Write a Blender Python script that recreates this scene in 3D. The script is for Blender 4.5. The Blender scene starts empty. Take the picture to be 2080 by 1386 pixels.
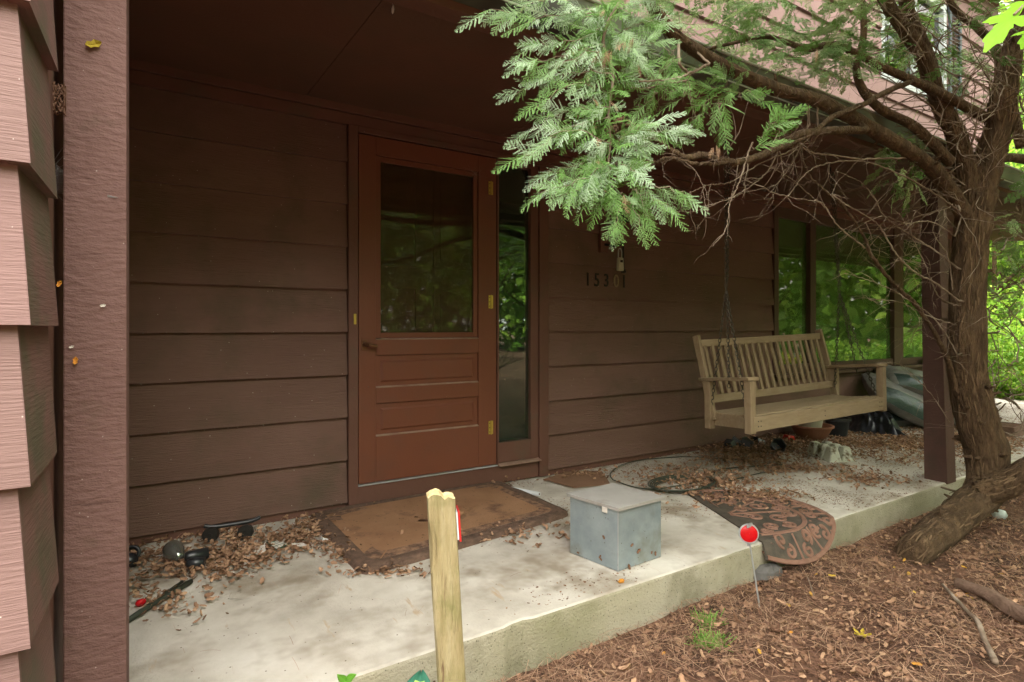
import bpy, math, random
import numpy as np
from mathutils import Vector, Matrix, noise as mnoise

# ------------------------------------------------------------------ camera, world, sun, exposure
sc = bpy.context.scene
COL = sc.collection
W = 3.254            # y of the main wall
CA, SA = 0.5267, 0.85  # optical axis (x, y)
cd = bpy.data.cameras.new("camera"); cam = bpy.data.objects.new("camera", cd); COL.objects.link(cam)
cam.location = (0, 0, 1.03); cam.rotation_euler = (math.radians(90), 0, -math.atan2(CA, SA))
cd.sensor_width = 36; cd.lens = 36 * 1140 / 2080; cd.shift_y = -25 / 2080; cd.clip_start = .02; cd.clip_end = 2000
sc.camera = cam

SUN_EL, SUN_AZ = math.radians(52), math.radians(-20)      # azimuth measured from +Y towards +X
w = bpy.data.worlds.new("World"); sc.world = w; w.use_nodes = True
wn = w.node_tree.nodes; wl = w.node_tree.links; wn.clear()
sky = wn.new('ShaderNodeTexSky'); sky.sky_type = 'NISHITA'; sky.sun_disc = False
sky.sun_elevation = SUN_EL; sky.sun_rotation = SUN_AZ; sky.dust_density = 3.0; sky.ozone_density = .6
tc = wn.new('ShaderNodeTexCoord')
cn = wn.new('ShaderNodeTexNoise'); cn.inputs['Scale'].default_value = 2.6; cn.inputs['Detail'].default_value = 6
cr = wn.new('ShaderNodeValToRGB'); cr.color_ramp.elements[0].position = .36; cr.color_ramp.elements[1].position = .52
wl.new(tc.outputs['Generated'], cn.inputs['Vector']); wl.new(cn.outputs['Fac'], cr.inputs['Fac'])
mx = wn.new('ShaderNodeMix'); mx.data_type = 'RGBA'
mx.inputs[7].default_value = (9.0, 8.5, 7.7, 1)           # cloud white, same scale as the physical sky
wl.new(cr.outputs['Color'], mx.inputs[0]); wl.new(sky.outputs[0], mx.inputs[6])
# sky brightened behind and left of the viewer, added to light the slab
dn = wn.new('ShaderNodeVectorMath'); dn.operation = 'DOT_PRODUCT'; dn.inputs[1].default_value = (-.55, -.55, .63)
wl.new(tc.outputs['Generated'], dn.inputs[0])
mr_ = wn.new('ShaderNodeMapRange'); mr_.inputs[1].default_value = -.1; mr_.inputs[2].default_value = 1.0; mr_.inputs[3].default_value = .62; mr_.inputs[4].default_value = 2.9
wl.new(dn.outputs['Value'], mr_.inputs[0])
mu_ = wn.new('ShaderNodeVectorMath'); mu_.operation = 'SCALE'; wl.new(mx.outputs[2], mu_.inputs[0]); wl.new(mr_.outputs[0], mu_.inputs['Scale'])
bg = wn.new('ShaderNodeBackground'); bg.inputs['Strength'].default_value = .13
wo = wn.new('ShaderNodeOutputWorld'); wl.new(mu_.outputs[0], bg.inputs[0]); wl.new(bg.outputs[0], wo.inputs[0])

sd = bpy.data.lights.new("sun", 'SUN'); sd.energy = 3.2; sd.angle = math.radians(.6); sd.color = (1, .95, .86)
so = bpy.data.objects.new("sun", sd); COL.objects.link(so)
dirv = Vector((math.sin(SUN_AZ) * math.cos(SUN_EL), math.cos(SUN_AZ) * math.cos(SUN_EL), math.sin(SUN_EL)))
so.rotation_euler = dirv.to_track_quat('Z', 'Y').to_euler()
sc.view_settings.view_transform = 'Standard'; sc.view_settings.look = 'None'
sc.view_settings.gamma = 1; sc.view_settings.exposure = 2.1
sc.render.engine = 'CYCLES'
try:
    sc.cycles.max_bounces = 8; sc.cycles.transparent_max_bounces = 12
except Exception: pass

R = random.Random(7)
NR = np.random.default_rng(11)

# ------------------------------------------------------------------ helpers
def at(px, py, d):
    """point seen at (px, py) of the 2080 px photograph, d metres along the optical axis"""
    r = (px - 1040) / 1140 * d
    return Vector((r * SA + d * CA, -r * CA + d * SA, 1.03 - (py - 668) / 1140 * d))
def atZ(px, py, z=0.0):
    return at(px, py, (1.03 - z) * 1140 / (py - 668))
def atY(px, py, y=W):
    t = (px - 1040) / 1140
    return at(px, py, y / (SA - CA * t))

def tag(o, label=None, cat=None, group=None, kind=None):
    if label: o['label'] = label
    if cat: o['category'] = cat
    if group: o['group'] = group
    if kind: o['kind'] = kind
    return o
def empty(name, loc, label, cat, group=None):
    o = bpy.data.objects.new(name, None); o.empty_display_size = .1; o.location = loc
    COL.objects.link(o); return tag(o, label, cat, group)

def wloc(o):
    v = Vector((0, 0, 0))
    while o: v += o.location; o = o.parent
    return v

class G:
    def __init__(s): s.v = []; s.f = []; s.mi = []; s.cm = 0
    def add(s, vs, fs):
        b = len(s.v); s.v += [tuple(v) for v in vs]
        s.f += [tuple(i + b for i in f) for f in fs]; s.mi += [s.cm] * len(fs)
    def hexa(s, p):   # 8 points: bottom 4 ccw, top 4 ccw
        s.add(p, [(3, 2, 1, 0), (4, 5, 6, 7), (0, 1, 5, 4), (1, 2, 6, 5), (2, 3, 7, 6), (3, 0, 4, 7)])
    def box(s, x0, x1, y0, y1, z0, z1):
        s.hexa([(x0, y0, z0), (x1, y0, z0), (x1, y1, z0), (x0, y1, z0), (x0, y0, z1), (x1, y0, z1), (x1, y1, z1), (x0, y1, z1)])
    def beam(s, a, b, wd, ht, up=(0, 0, 1)):
        a = Vector(a); b = Vector(b); t = (b - a).normalized(); up = Vector(up)
        sd_ = t.cross(up)
        sd_ = sd_.normalized() if sd_.length > 1e-4 else Vector((1, 0, 0))
        u = sd_.cross(t).normalized()
        P = []
        for c in (a, b):
            P += [c - sd_ * wd / 2 - u * ht / 2, c + sd_ * wd / 2 - u * ht / 2, c + sd_ * wd / 2 + u * ht / 2, c - sd_ * wd / 2 + u * ht / 2]
        s.add(P, [(0, 1, 2, 3), (7, 6, 5, 4), (0, 4, 5, 1), (1, 5, 6, 2), (2, 6, 7, 3), (3, 7, 4, 0)])
    def tube(s, pts, rad, n=8, cap=True, wob=0, ridge=0):
        pts = [Vector(p) for p in pts]; m = len(pts)
        if not hasattr(rad, '__len__'): rad = [rad] * m
        vs = []; t0 = (pts[1] - pts[0]).normalized()
        u = t0.orthogonal().normalized()
        for i, p in enumerate(pts):
            t = (pts[min(i + 1, m - 1)] - pts[max(i - 1, 0)]).normalized()
            u = (u - t * u.dot(t)).normalized(); v = t.cross(u)
            for k in range(n):
                a = 2 * math.pi * k / n; r = rad[i]
                if wob:
                    q = p * 9 + Vector((math.cos(a), math.sin(a), 0)) * 1.6; rg = ridge * abs(mnoise.noise(Vector((math.cos(a) * 4.5, math.sin(a) * 4.5, i * .10)))) + ridge * .7 * abs(mnoise.noise(Vector((math.cos(a) * 11, math.sin(a) * 11, i * .22 + 4)))) 
                    r *= 1 - rg + wob * mnoise.noise(q) + wob * .6 * mnoise.noise(Vector((math.cos(a) * 3, math.sin(a) * 3, i * .11)) )
                vs.append(p + (u * math.cos(a) + v * math.sin(a)) * r)
        fs = [(i * n + k, i * n + (k + 1) % n, (i + 1) * n + (k + 1) % n, (i + 1) * n + k) for i in range(m - 1) for k in range(n)]
        if cap: fs += [tuple(range(n - 1, -1, -1)), tuple((m - 1) * n + k for k in range(n))]
        s.add(vs, fs)
    def lathe(s, c, prof, n=28, sq=(1, 1)):
        c = Vector(c); m = len(prof)
        vs = [c + Vector((r * math.cos(2 * math.pi * k / n) * sq[0], r * math.sin(2 * math.pi * k / n) * sq[1], z)) for r, z in prof for k in range(n)]
        s.add(vs, [(i * n + k, i * n + (k + 1) % n, (i + 1) * n + (k + 1) % n, (i + 1) * n + k) for i in range(m - 1) for k in range(n)])
    def grid(s, fn, nu, nv):
        vs = [fn(i / nu, j / nv) for i in range(nu + 1) for j in range(nv + 1)]
        s.add(vs, [(i * (nv + 1) + j, (i + 1) * (nv + 1) + j, (i + 1) * (nv + 1) + j + 1, i * (nv + 1) + j + 1) for i in range(nu) for j in range(nv)])
    def obj(s, name, mats, parent=None, smooth=False, bevel=0, seg=2, solid=0):
        me = bpy.data.meshes.new(name); off = wloc(parent) if parent else Vector((0, 0, 0))
        me.from_pydata([tuple(Vector(v) - off) for v in s.v], [], s.f); me.update()
        if not isinstance(mats, (list, tuple)): mats = [mats]
        for m in mats: me.materials.append(m)
        if len(mats) > 1: me.polygons.foreach_set('material_index', s.mi)
        if smooth: me.polygons.foreach_set('use_smooth', [True] * len(me.polygons))
        o = bpy.data.objects.new(name, me); COL.objects.link(o); o.parent = parent
        if solid:
            sm = o.modifiers.new('s', 'SOLIDIFY'); sm.thickness = solid; sm.offset = 0
        if bevel:
            b = o.modifiers.new('b', 'BEVEL'); b.width = bevel; b.segments = seg; b.limit_method = 'ANGLE'
        return o

def np_obj(name, V, F, mat, parent=None, var=None, smooth=False):
    """big quad mesh from numpy arrays"""
    off = np.array(wloc(parent)) if parent else np.zeros(3)
    me = bpy.data.meshes.new(name); V = (V - off).astype(np.float32)
    me.vertices.add(len(V)); me.vertices.foreach_set('co', V.ravel())
    k = F.shape[1]
    me.loops.add(F.size); me.loops.foreach_set('vertex_index', F.astype(np.int32).ravel())
    me.polygons.add(len(F)); me.polygons.foreach_set('loop_start', np.arange(0, F.size, k, dtype=np.int32))
    me.polygons.foreach_set('loop_total', np.full(len(F), k, dtype=np.int32))
    me.update(calc_edges=True); me.materials.append(mat)
    if smooth: me.polygons.foreach_set('use_smooth', np.ones(len(F), bool))
    if var is not None:
        a = me.attributes.new('var', 'FLOAT', 'POINT'); a.data.foreach_set('value', var.astype(np.float32))
    o = bpy.data.objects.new(name, me); COL.objects.link(o); o.parent = parent
    return o

def instance(T, F, mats, var):
    """T (n,3) template, mats (m,3,4) -> verts, faces, var"""
    m = len(mats); n = len(T)
    V = np.einsum('mij,nj->mni', mats[:, :, :3], T) + mats[:, None, :, 3]
    FF = (F[None] + (np.arange(m) * n)[:, None, None]).reshape(-1, F.shape[1])
    return V.reshape(-1, 3), FF, np.repeat(var, n)

def frames(pos, fwd, up, scale):
    f = fwd / np.linalg.norm(fwd, axis=1, keepdims=True)
    s_ = np.cross(up, f); s_ /= np.linalg.norm(s_, axis=1, keepdims=True) + 1e-9
    u = np.cross(f, s_)
    M = np.zeros((len(pos), 3, 4))
    for k, a in enumerate((f, s_, u)): M[:, :, k] = a * scale[:, None]
    M[:, :, 3] = pos
    return M

def merge(parts):
    Vs, Fs, Xs = [], [], []; b = 0
    for V, F, x in parts:
        Vs.append(V); Fs.append(F + b); Xs.append(x); b += len(V)
    return np.concatenate(Vs), np.concatenate(Fs), np.concatenate(Xs)

# ------------------------------------------------------------------ materials
def N(nt, t, **kw):
    n = nt.nodes.new(t)
    for k, v in kw.items(): n.inputs[k].default_value = v
    return n
def mat(name, c1, c2=None, scale=6, rough=.7, bump=0, bscale=40, stretch=(1, 1, 1), bstretch=None, speck=None, dirt=None,
        spec=.3, metal=0, contrast=.25, var=None, trans=0, c3=None, detail=6, streak=None, bdist=.01, isl=0):
    m = bpy.data.materials.new(name); m.use_nodes = True; nt = m.node_tree; L = nt.links
    b = nt.nodes['Principled BSDF']; b.inputs['Roughness'].default_value = rough; b.inputs['Metallic'].default_value = metal
    b.inputs['Specular IOR Level'].default_value = spec
    c2 = c2 or tuple(x * .8 for x in c1)
    co = nt.nodes.new('ShaderNodeTexCoord')
    def vec(st):
        mp = nt.nodes.new('ShaderNodeMapping'); mp.inputs['Scale'].default_value = st; L.new(co.outputs['Object'], mp.inputs[0]); return mp.outputs[0]
    nz = N(nt, 'ShaderNodeTexNoise', Scale=scale, Detail=detail, Roughness=.6); L.new(vec(stretch), nz.inputs['Vector'])
    rp = nt.nodes.new('ShaderNodeValToRGB'); e = rp.color_ramp.elements
    e[0].position = .5 - contrast; e[1].position = .5 + contrast
    e[0].color = (*c1, 1); e[1].color = (*c2, 1)
    if c3:
        q = e.new(.5); q.color = (*c3, 1)
    L.new(nz.outputs['Fac'], rp.inputs['Fac']); colo = rp.outputs['Color']
    if var:   # per-instance variation
        if var == 'island':
            g = nt.nodes.new('ShaderNodeNewGeometry'); src = g.outputs['Random Per Island']
        else:
            g = nt.nodes.new('ShaderNodeAttribute'); g.attribute_name = 'var'; src = g.outputs['Fac']
        L.new(src, rp.inputs['Fac']); e[0].position = 0; e[-1].position = 1
        if c3: e[1].position = .5
    def mix(a, bcol, fac, mode='MIX'):
        x = nt.nodes.new('ShaderNodeMix'); x.data_type = 'RGBA'; x.blend_type = mode
        L.new(a, x.inputs[6]); x.inputs[7].default_value = (*bcol, 1); L.new(fac, x.inputs[0]); return x.outputs[2]
    def thr(vsrc, sc_, lo, hi, det=4):
        n2 = N(nt, 'ShaderNodeTexNoise', Scale=sc_, Detail=det, Roughness=.65); L.new(vsrc, n2.inputs['Vector'])
        r2 = nt.nodes.new('ShaderNodeMapRange'); r2.inputs[1].default_value = lo; r2.inputs[2].default_value = hi
        L.new(n2.outputs['Fac'], r2.inputs[0]); return r2.outputs[0]
    if isl:
        gg = nt.nodes.new('ShaderNodeNewGeometry'); ri = nt.nodes.new('ShaderNodeMapRange'); ri.inputs[3].default_value = 0; ri.inputs[4].default_value = isl
        L.new(gg.outputs['Random Per Island'], ri.inputs[0]); colo = mix(colo, (.62, .66, .58), ri.outputs[0], 'MULTIPLY')
    if dirt:   # (colour, scale, lo, hi)
        colo = mix(colo, dirt[0], thr(vec((1, 1, 1)), dirt[1], dirt[2], dirt[3]))
    if streak: # (colour, stretch, scale, lo, hi)
        colo = mix(colo, streak[0], thr(vec(streak[1]), streak[2], streak[3], streak[4]))
    if speck:  # (colour, scale, size)
        vo = N(nt, 'ShaderNodeTexVoronoi', Scale=speck[1]); L.new(vec((1, 1, 1)), vo.inputs['Vector'])
        r3 = nt.nodes.new('ShaderNodeMapRange'); r3.inputs[1].default_value = speck[2]; r3.inputs[2].default_value = speck[2] * .5
        r3.inputs[3].default_value = 0; r3.inputs[4].default_value = 1
        L.new(vo.outputs['Distance'], r3.inputs[0]); colo = mix(colo, speck[0], r3.outputs[0])
    L.new(colo, b.inputs['Base Color'])
    if bump:
        n4 = N(nt, 'ShaderNodeTexNoise', Scale=bscale, Detail=5, Roughness=.6); L.new(vec(bstretch or stretch), n4.inputs['Vector'])
        bp = nt.nodes.new('ShaderNodeBump'); bp.inputs['Strength'].default_value = bump; bp.inputs['Distance'].default_value = bdist
        L.new(n4.outputs['Fac'], bp.inputs['Height']); L.new(bp.outputs[0], b.inputs['Normal'])
    if trans:
        tr = nt.nodes.new('ShaderNodeBsdfTranslucent'); L.new(colo, tr.inputs[0])
        ms = nt.nodes.new('ShaderNodeMixShader'); ms.inputs[0].default_value = trans
        L.new(b.outputs[0], ms.inputs[1]); L.new(tr.outputs[0], ms.inputs[2])
        L.new(ms.outputs[0], nt.nodes['Material Output'].inputs[0])
    return m
def glass(name, tint, ior, rough=.01, film=.0, filmcol=(.3, .3, .25)):  # optional diffuse layer mixed unevenly over the pane
    m = bpy.data.materials.new(name); m.use_nodes = True; nt = m.node_tree; L = nt.links; nt.nodes.remove(nt.nodes['Principled BSDF'])
    g = nt.nodes.new('ShaderNodeBsdfGlossy'); g.inputs['Roughness'].default_value = rough
    t = nt.nodes.new('ShaderNodeBsdfTransparent'); t.inputs[0].default_value = (*tint, 1)
    fr = nt.nodes.new('ShaderNodeFresnel'); fr.inputs[0].default_value = ior
    ms = nt.nodes.new('ShaderNodeMixShader'); L.new(fr.outputs[0], ms.inputs[0]); L.new(t.outputs[0], ms.inputs[1]); L.new(g.outputs[0], ms.inputs[2])
    out = ms.outputs[0]
    if film:
        df = nt.nodes.new('ShaderNodeBsdfDiffuse'); df.inputs[0].default_value = (*filmcol, 1)
        nz = N(nt, 'ShaderNodeTexNoise', Scale=2.5, Detail=8, Roughness=.7)
        co = nt.nodes.new('ShaderNodeTexCoord'); L.new(co.outputs['Object'], nz.inputs['Vector'])
        mr = nt.nodes.new('ShaderNodeMapRange'); mr.inputs[1].default_value = .35; mr.inputs[2].default_value = .75
        mr.inputs[3].default_value = film * .3; mr.inputs[4].default_value = film; L.new(nz.outputs['Fac'], mr.inputs[0])
        m2 = nt.nodes.new('ShaderNodeMixShader'); L.new(mr.outputs[0], m2.inputs[0]); L.new(out, m2.inputs[1]); L.new(df.outputs[0], m2.inputs[2]); out = m2.outputs[0]
    L.new(out, nt.nodes['Material Output'].inputs[0]); return m

M = {}
M['siding'] = mat('siding', isl=.45, c1=(.165, .086, .066), c2=(.212, .120, .095), scale=1.6, stretch=(.7, 1, 3), rough=.62, bump=.8, bscale=24, bstretch=(.55, 6, 9),
                  dirt=((.11, .075, .05), 2.2, .5, .75), speck=((.45, .38, .33), 21, .06), bdist=.008)
M['siding_y'] = mat('siding side', (.150, .078, .066), (.185, .100, .086), scale=1.6, stretch=(1, .7, 3), rough=.62, bump=.4, bscale=22, bstretch=(6, .55, 9),
                    dirt=((.10, .085, .055), 7, .42, .65), bdist=.005)
M['siding_lit'] = mat('siding lit', isl=.35, c1=(.205, .122, .113), c2=(.25, .152, .140), scale=2, stretch=(.7, 1, 3), rough=.7, bump=.6, bscale=30, bstretch=(.5, 6, 7),
                       speck=((.7, .62, .58), 42, .05), bdist=.004, streak=((.20, .10, .085), (1.2, 1, 60), 1, .68, .74))  # siding paint made paler and pinker, strong daylight put into the colour
M['trim'] = mat('trim', (.115, .052, .036), (.150, .072, .052), scale=3, rough=.6, bump=.25, bscale=30, bstretch=(1, 1, 1), dirt=((.10, .075, .05), 4, .55, .8))
M['ceiling'] = mat('ceiling', (.115, .052, .034), (.155, .072, .048), scale=1.1, rough=.75, bump=.2, bscale=60, dirt=((.10, .06, .04), .9, .45, .7), speck=((.4, .33, .28), 6, .014))
M['post'] = mat('post paint', (.165, .088, .077), (.21, .118, .104), scale=3, stretch=(2, 2, 1), rough=.75, bump=.9, bscale=14, bstretch=(2.2, 2.2, 5), bdist=.006, streak=((.10, .05, .042), (3, 3, 40), 1, .62, .70),
                speck=((.5, .42, .38), 30, .05), dirt=((.12, .08, .055), 5, .6, .8))
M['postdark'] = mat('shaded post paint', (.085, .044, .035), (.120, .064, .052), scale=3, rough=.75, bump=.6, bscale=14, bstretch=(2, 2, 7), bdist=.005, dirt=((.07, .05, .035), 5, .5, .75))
M['door'] = mat('door paint', (.150, .048, .025), (.170, .057, .031), scale=2, rough=.45, spec=.4, bump=.08, bscale=80, dirt=((.13, .055, .035), 3, .5, .85), speck=((.4, .3, .22), 9, .016))
M['film'] = mat('dusty ledge', (.34, .24, .18), (.22, .11, .08), scale=12, rough=.9)
M['innerdoor'] = mat('inner door', (.15, .055, .04), (.17, .065, .045), rough=.5)
M['brass'] = mat('brass', (.62, .47, .10), (.50, .36, .08), scale=40, rough=.35, metal=.6)
M['bronze'] = mat('aged bronze', (.22, .11, .06), (.14, .07, .04), scale=30, rough=.4, metal=.7)
M['darkmetal'] = mat('black iron', (.012, .012, .012), (.03, .025, .02), scale=30, rough=.5)
M['chain'] = mat('old chain', (.055, .045, .036), (.13, .11, .09), scale=60, rough=.5, metal=.6)
M['room'] = mat('room', (.06, .07, .045), (.04, .05, .03), rough=.9)
M['curtain'] = mat('curtain', (.20, .34, .10), (.15, .27, .07), scale=3, stretch=(8, 1, .3), rough=.9)
M['winframe'] = mat('window frame', (.075, .042, .030), (.10, .06, .043), scale=6, rough=.6, bump=.2)
M['glass'] = glass('window glass', (.75, .95, .68), 2.5, .012, .55, (.155, .29, .075))  # green layer paints a brighter yard reflection into the pane's colour
M['doorglass'] = glass('door glass', (.85, .82, .72), 1.5, .03, .50, (.085, .068, .040))
M['sideglass'] = glass('sidelight glass', (.7, .85, .75), 1.7, .02, .12, (.2, .26, .2))
M['upglass'] = glass('upper glass', (.5, .6, .55), 2.0, .01)
M['concrete'] = mat('concrete', (.38, .34, .285), (.66, .62, .56), scale=3.0, rough=.9, bump=.6, bscale=90, bdist=.006, c3=(.54, .495, .43), detail=12, contrast=.2,
                    dirt=((.30, .25, .19), 2.3, .50, .66), speck=((.13, .10, .07), 24, .085), streak=((.43, .32, .21), (10, 2.2, 1), 1.5, .64, .74))
M['concside'] = mat('mossy concrete', (.22, .215, .12), (.44, .40, .32), scale=1.9, rough=.95, bump=.9, bscale=110, bdist=.007, speck=((.13, .12, .08), 70, .2), c3=(.36, .33, .235), detail=9, dirt=((.20, .185, .12), 3, .5, .75))
M['mulch'] = mat('mulch', (.085, .040, .024), (.20, .105, .066), scale=9, rough=1, bump=1, bscale=34, bdist=.03, c3=(.13, .065, .04), dirt=((.045, .026, .017), 3, .45, .7), contrast=.2)
M['path'] = mat('path', (.45, .40, .34), (.55, .5, .44), scale=3, rough=.9, bump=.2)
M['roofing'] = mat('shingle', (.10, .10, .09), (.16, .15, .13), scale=30, rough=.95, bump=.5)
M['gutter'] = mat('gutter', (.10, .125, .085), (.16, .17, .12), scale=3, stretch=(1, 4, 4), rough=.4, dirt=((.05, .045, .04), 1.2, .45, .6))
M['gutlip'] = mat('gutter lip', (.5, .48, .45), (.3, .3, .27), scale=5, rough=.3, metal=.5)
M['shutter'] = mat('shutter', (.06, .075, .085), rough=.5)
M['winwhite'] = mat('upper frame', (.42, .46, .45), rough=.5)
M['wood'] = mat('bench wood', (.25, .182, .11), (.34, .26, .165), scale=9, stretch=(1, 6, 6), rough=.75, bump=.3, bscale=30, bstretch=(1, 8, 8), dirt=((.26, .18, .10), 6, .5, .75), bdist=.004)
M['woodv'] = mat('bench wood upright', (.235, .168, .10), (.31, .23, .145), scale=9, stretch=(6, 6, 1), rough=.75, bump=.3, bscale=30, bstretch=(8, 8, 1), dirt=((.20, .14, .08), 9, .5, .75), bdist=.004)
M['stump'] = mat('weathered timber', (.25, .19, .085), (.50, .43, .28), scale=5, stretch=(6, 6, .6), rough=.85, bump=1, bscale=26, bstretch=(6, 6, .4), c3=(.37, .30, .16), bdist=.012,
                 dirt=((.22, .20, .08), 7, .48, .68), streak=((.16, .10, .055), (60, 60, 2.5), 1, .60, .66))
M['stumpend'] = mat('timber end grain', (.46, .32, .14), (.72, .58, .34), scale=24, rough=.95, bump=1, bscale=60, c3=(.62, .48, .25))
M['galv'] = mat('galvanized', (.20, .25, .275), (.37, .42, .44), scale=7, rough=.42, metal=.35, spec=.5, bump=.5, bscale=5, bdist=.02, c3=(.29, .34, .36), detail=8,
                speck=((.10, .085, .06), 38, .11), dirt=((.21, .225, .20), 5, .5, .7))
M['galvtop'] = mat('galvanized lid', (.34, .32, .30), (.44, .42, .40), scale=7, rough=.6, metal=.2, dirt=((.27, .23, .19), 5, .5, .75))
M['coir'] = mat('coir', (.23, .115, .060), (.36, .20, .11), scale=3.5, rough=1, bump=1, bscale=120, bdist=.006, c3=(.30, .16, .085), dirt=((.13, .07, .045), 5, .58, .72), speck=((.10, .06, .04), 30, .14))
M['coirband'] = mat('coir worn border', (.10, .058, .040), (.29, .165, .10), scale=26, rough=1, bump=1, bscale=120, bdist=.006, contrast=.12)
M['coirrim'] = mat('coir rim', (.07, .045, .033), (.19, .115, .08), scale=30, rough=1, bump=1, bscale=150, bdist=.006)
M['rubber'] = mat('mat rubber', (.045, .04, .034), (.12, .095, .072), scale=20, rough=.8)
M['terracotta'] = mat('mat relief', (.20, .105, .075), (.30, .165, .12), scale=12, rough=.9, bump=.5, bscale=150, dirt=((.20, .11, .075), 9, .5, .7))
M['bark'] = mat('bark', (.070, .042, .022), (.195, .122, .066), scale=9, stretch=(2.4, 2.4, .8), rough=.95, bump=1, bscale=20, bstretch=(3, 3, .8), bdist=.05, c3=(.105, .063, .034), contrast=.2,
                dirt=((.13, .085, .05), 2, .5, .7), speck=((.20, .18, .14), 30, .07))
M['barkstrip'] = mat('bark strip', (.065, .040, .021), (.185, .120, .070), rough=.95, var='var', c3=(.12, .073, .040))
M['twig'] = mat('twig', (.13, .088, .060), (.34, .27, .21), scale=7, c3=(.20, .145, .105), contrast=.15, rough=.9, var=None)
M['cedar'] = mat('cedar spray', (.11, .25, .035), (.46, .57, .42), rough=.55, spec=.3, var='var', trans=.28, c3=(.195, .35, .105))
M['cedarold'] = mat('cedar crown', (.10, .20, .035), (.36, .47, .20), rough=.6, var='var', trans=.45, c3=(.17, .28, .10))
M['bgleaf'] = mat('bright leaf', (.12, .26, .025), (.36, .50, .06), rough=.5, var='var', trans=.45, c3=(.20, .38, .04))
M['bgleafd'] = mat('deep leaf', (.08, .19, .022), (.34, .48, .07), rough=.5, var='var', trans=.35, c3=(.17, .31, .04))
M['yleaf'] = mat('yellow leaf', (.55, .42, .05), (.35, .45, .05), rough=.5, var='var', trans=.4)
M['litter'] = mat('dry leaf', (.13, .065, .038), (.52, .33, .20), rough=.85, var='var', c3=(.28, .155, .095), trans=.1)
M['porchlitter'] = mat('dry porch leaf', (.17, .09, .052), (.52, .33, .21), rough=.85, var='var', c3=(.32, .185, .112), trans=.1)
M['needle'] = mat('dry needle', (.15, .078, .05), (.48, .31, .20), rough=.9, var='var', c3=(.27, .15, .10))
M['orangeleaf'] = mat('orange leaf', (.65, .28, .04), (.60, .42, .06), rough=.7, var='var', trans=.2)
M['red'] = mat('red lens', (.40, .003, .006), (.55, .006, .010), scale=60, rough=.3, spec=.3, bump=.6, bscale=200, bdist=.002)
M['redflat'] = mat('red plastic', (.48, .02, .02), (.38, .02, .015), rough=.4)
M['white'] = mat('white plastic', (.72, .74, .76), (.62, .64, .66), scale=8, rough=.4)
M['alu'] = mat('aluminium', (.55, .56, .58), (.42, .43, .45), scale=20, rough=.35, metal=.5)
M['blackp'] = mat('black plastic', (.012, .013, .016), (.028, .03, .034), scale=8, rough=.33, spec=.6)
M['tarp'] = mat('black sheeting', (.009, .010, .014), (.018, .019, .026), scale=5, rough=.28, spec=.7, bump=.5, bscale=12, bdist=.02)
M['bag'] = mat('soil bag', (.17, .165, .155), (.30, .29, .275), scale=5, rough=.35, spec=.5, bump=.6, bscale=14, bdist=.02, dirt=((.15, .145, .125), 6, .45, .7))
M['baggreen'] = mat('bag print', (.022, .045, .040), (.035, .065, .055), rough=.35, spec=.5, bump=.6, bscale=14, bdist=.02)
M['bagteal'] = mat('pale bag', (.38, .46, .43), (.55, .6, .57), scale=8, rough=.35)
M['clay'] = mat('clay', (.25, .095, .055), (.32, .15, .10), scale=8, rough=.85)
M['palepot'] = mat('pale pot', (.36, .33, .25), (.45, .42, .33), scale=6, rough=.6)
M['foam'] = mat('grubby foam', (.52, .52, .42), (.66, .66, .57), scale=14, rough=.9, bump=.5, dirt=((.17, .13, .08), 16, .5, .62))
M['cardboard'] = mat('cardboard', (.21, .115, .07), (.27, .155, .095), scale=6, rough=.95)
M['hose'] = mat('hose', (.035, .045, .03), (.06, .06, .045), rough=.6)
M['lampglass'] = mat('smoked bulb', (.30, .31, .29), (.38, .39, .36), scale=8, rough=.15, metal=.8)
M['key'] = mat('lockbox', (.50, .48, .36), (.42, .40, .30), rough=.5)
M['paper'] = mat('paper', (.66, .62, .55), (.58, .52, .46), scale=10, rough=.8)
M['cardgreen'] = mat('green card', (.04, .12, .08), rough=.6)
M['silk'] = mat('spider silk', (.75, .74, .74), (.6, .58, .58), rough=.7, trans=.3)
M['web'] = mat('cobweb', (.30, .25, .2), (.20, .15, .12), rough=.9)
M['hosta'] = mat('hosta', (.03, .13, .085), (.05, .19, .12), scale=8, rough=.4, spec=.5, trans=.15)
M['hostamid'] = mat('hosta centre', (.50, .62, .16), (.38, .55, .13), scale=6, rough=.4, trans=.2)
M['seed'] = mat('seedling', (.16, .42, .05), (.26, .55, .08), rough=.5, trans=.3)
M['neon'] = mat('maple', (.22, .55, .02), (.36, .72, .05), rough=.5, trans=.5)
M['grass'] = mat('grass', (.12, .28, .04), (.25, .42, .09), rough=.6, var='var', trans=.3)
M['log'] = mat('dead wood', (.10, .058, .040), (.22, .14, .10), scale=14, stretch=(1, 1, 1), rough=.95, bump=.8, bscale=50)
M['paint'] = mat('paint splash', (.60, .60, .56), (.45, .44, .40), scale=30, rough=.9)
M['asphalt'] = mat('asphalt', (.10, .095, .09), (.14, .13, .125), scale=40, rough=.95)

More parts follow.
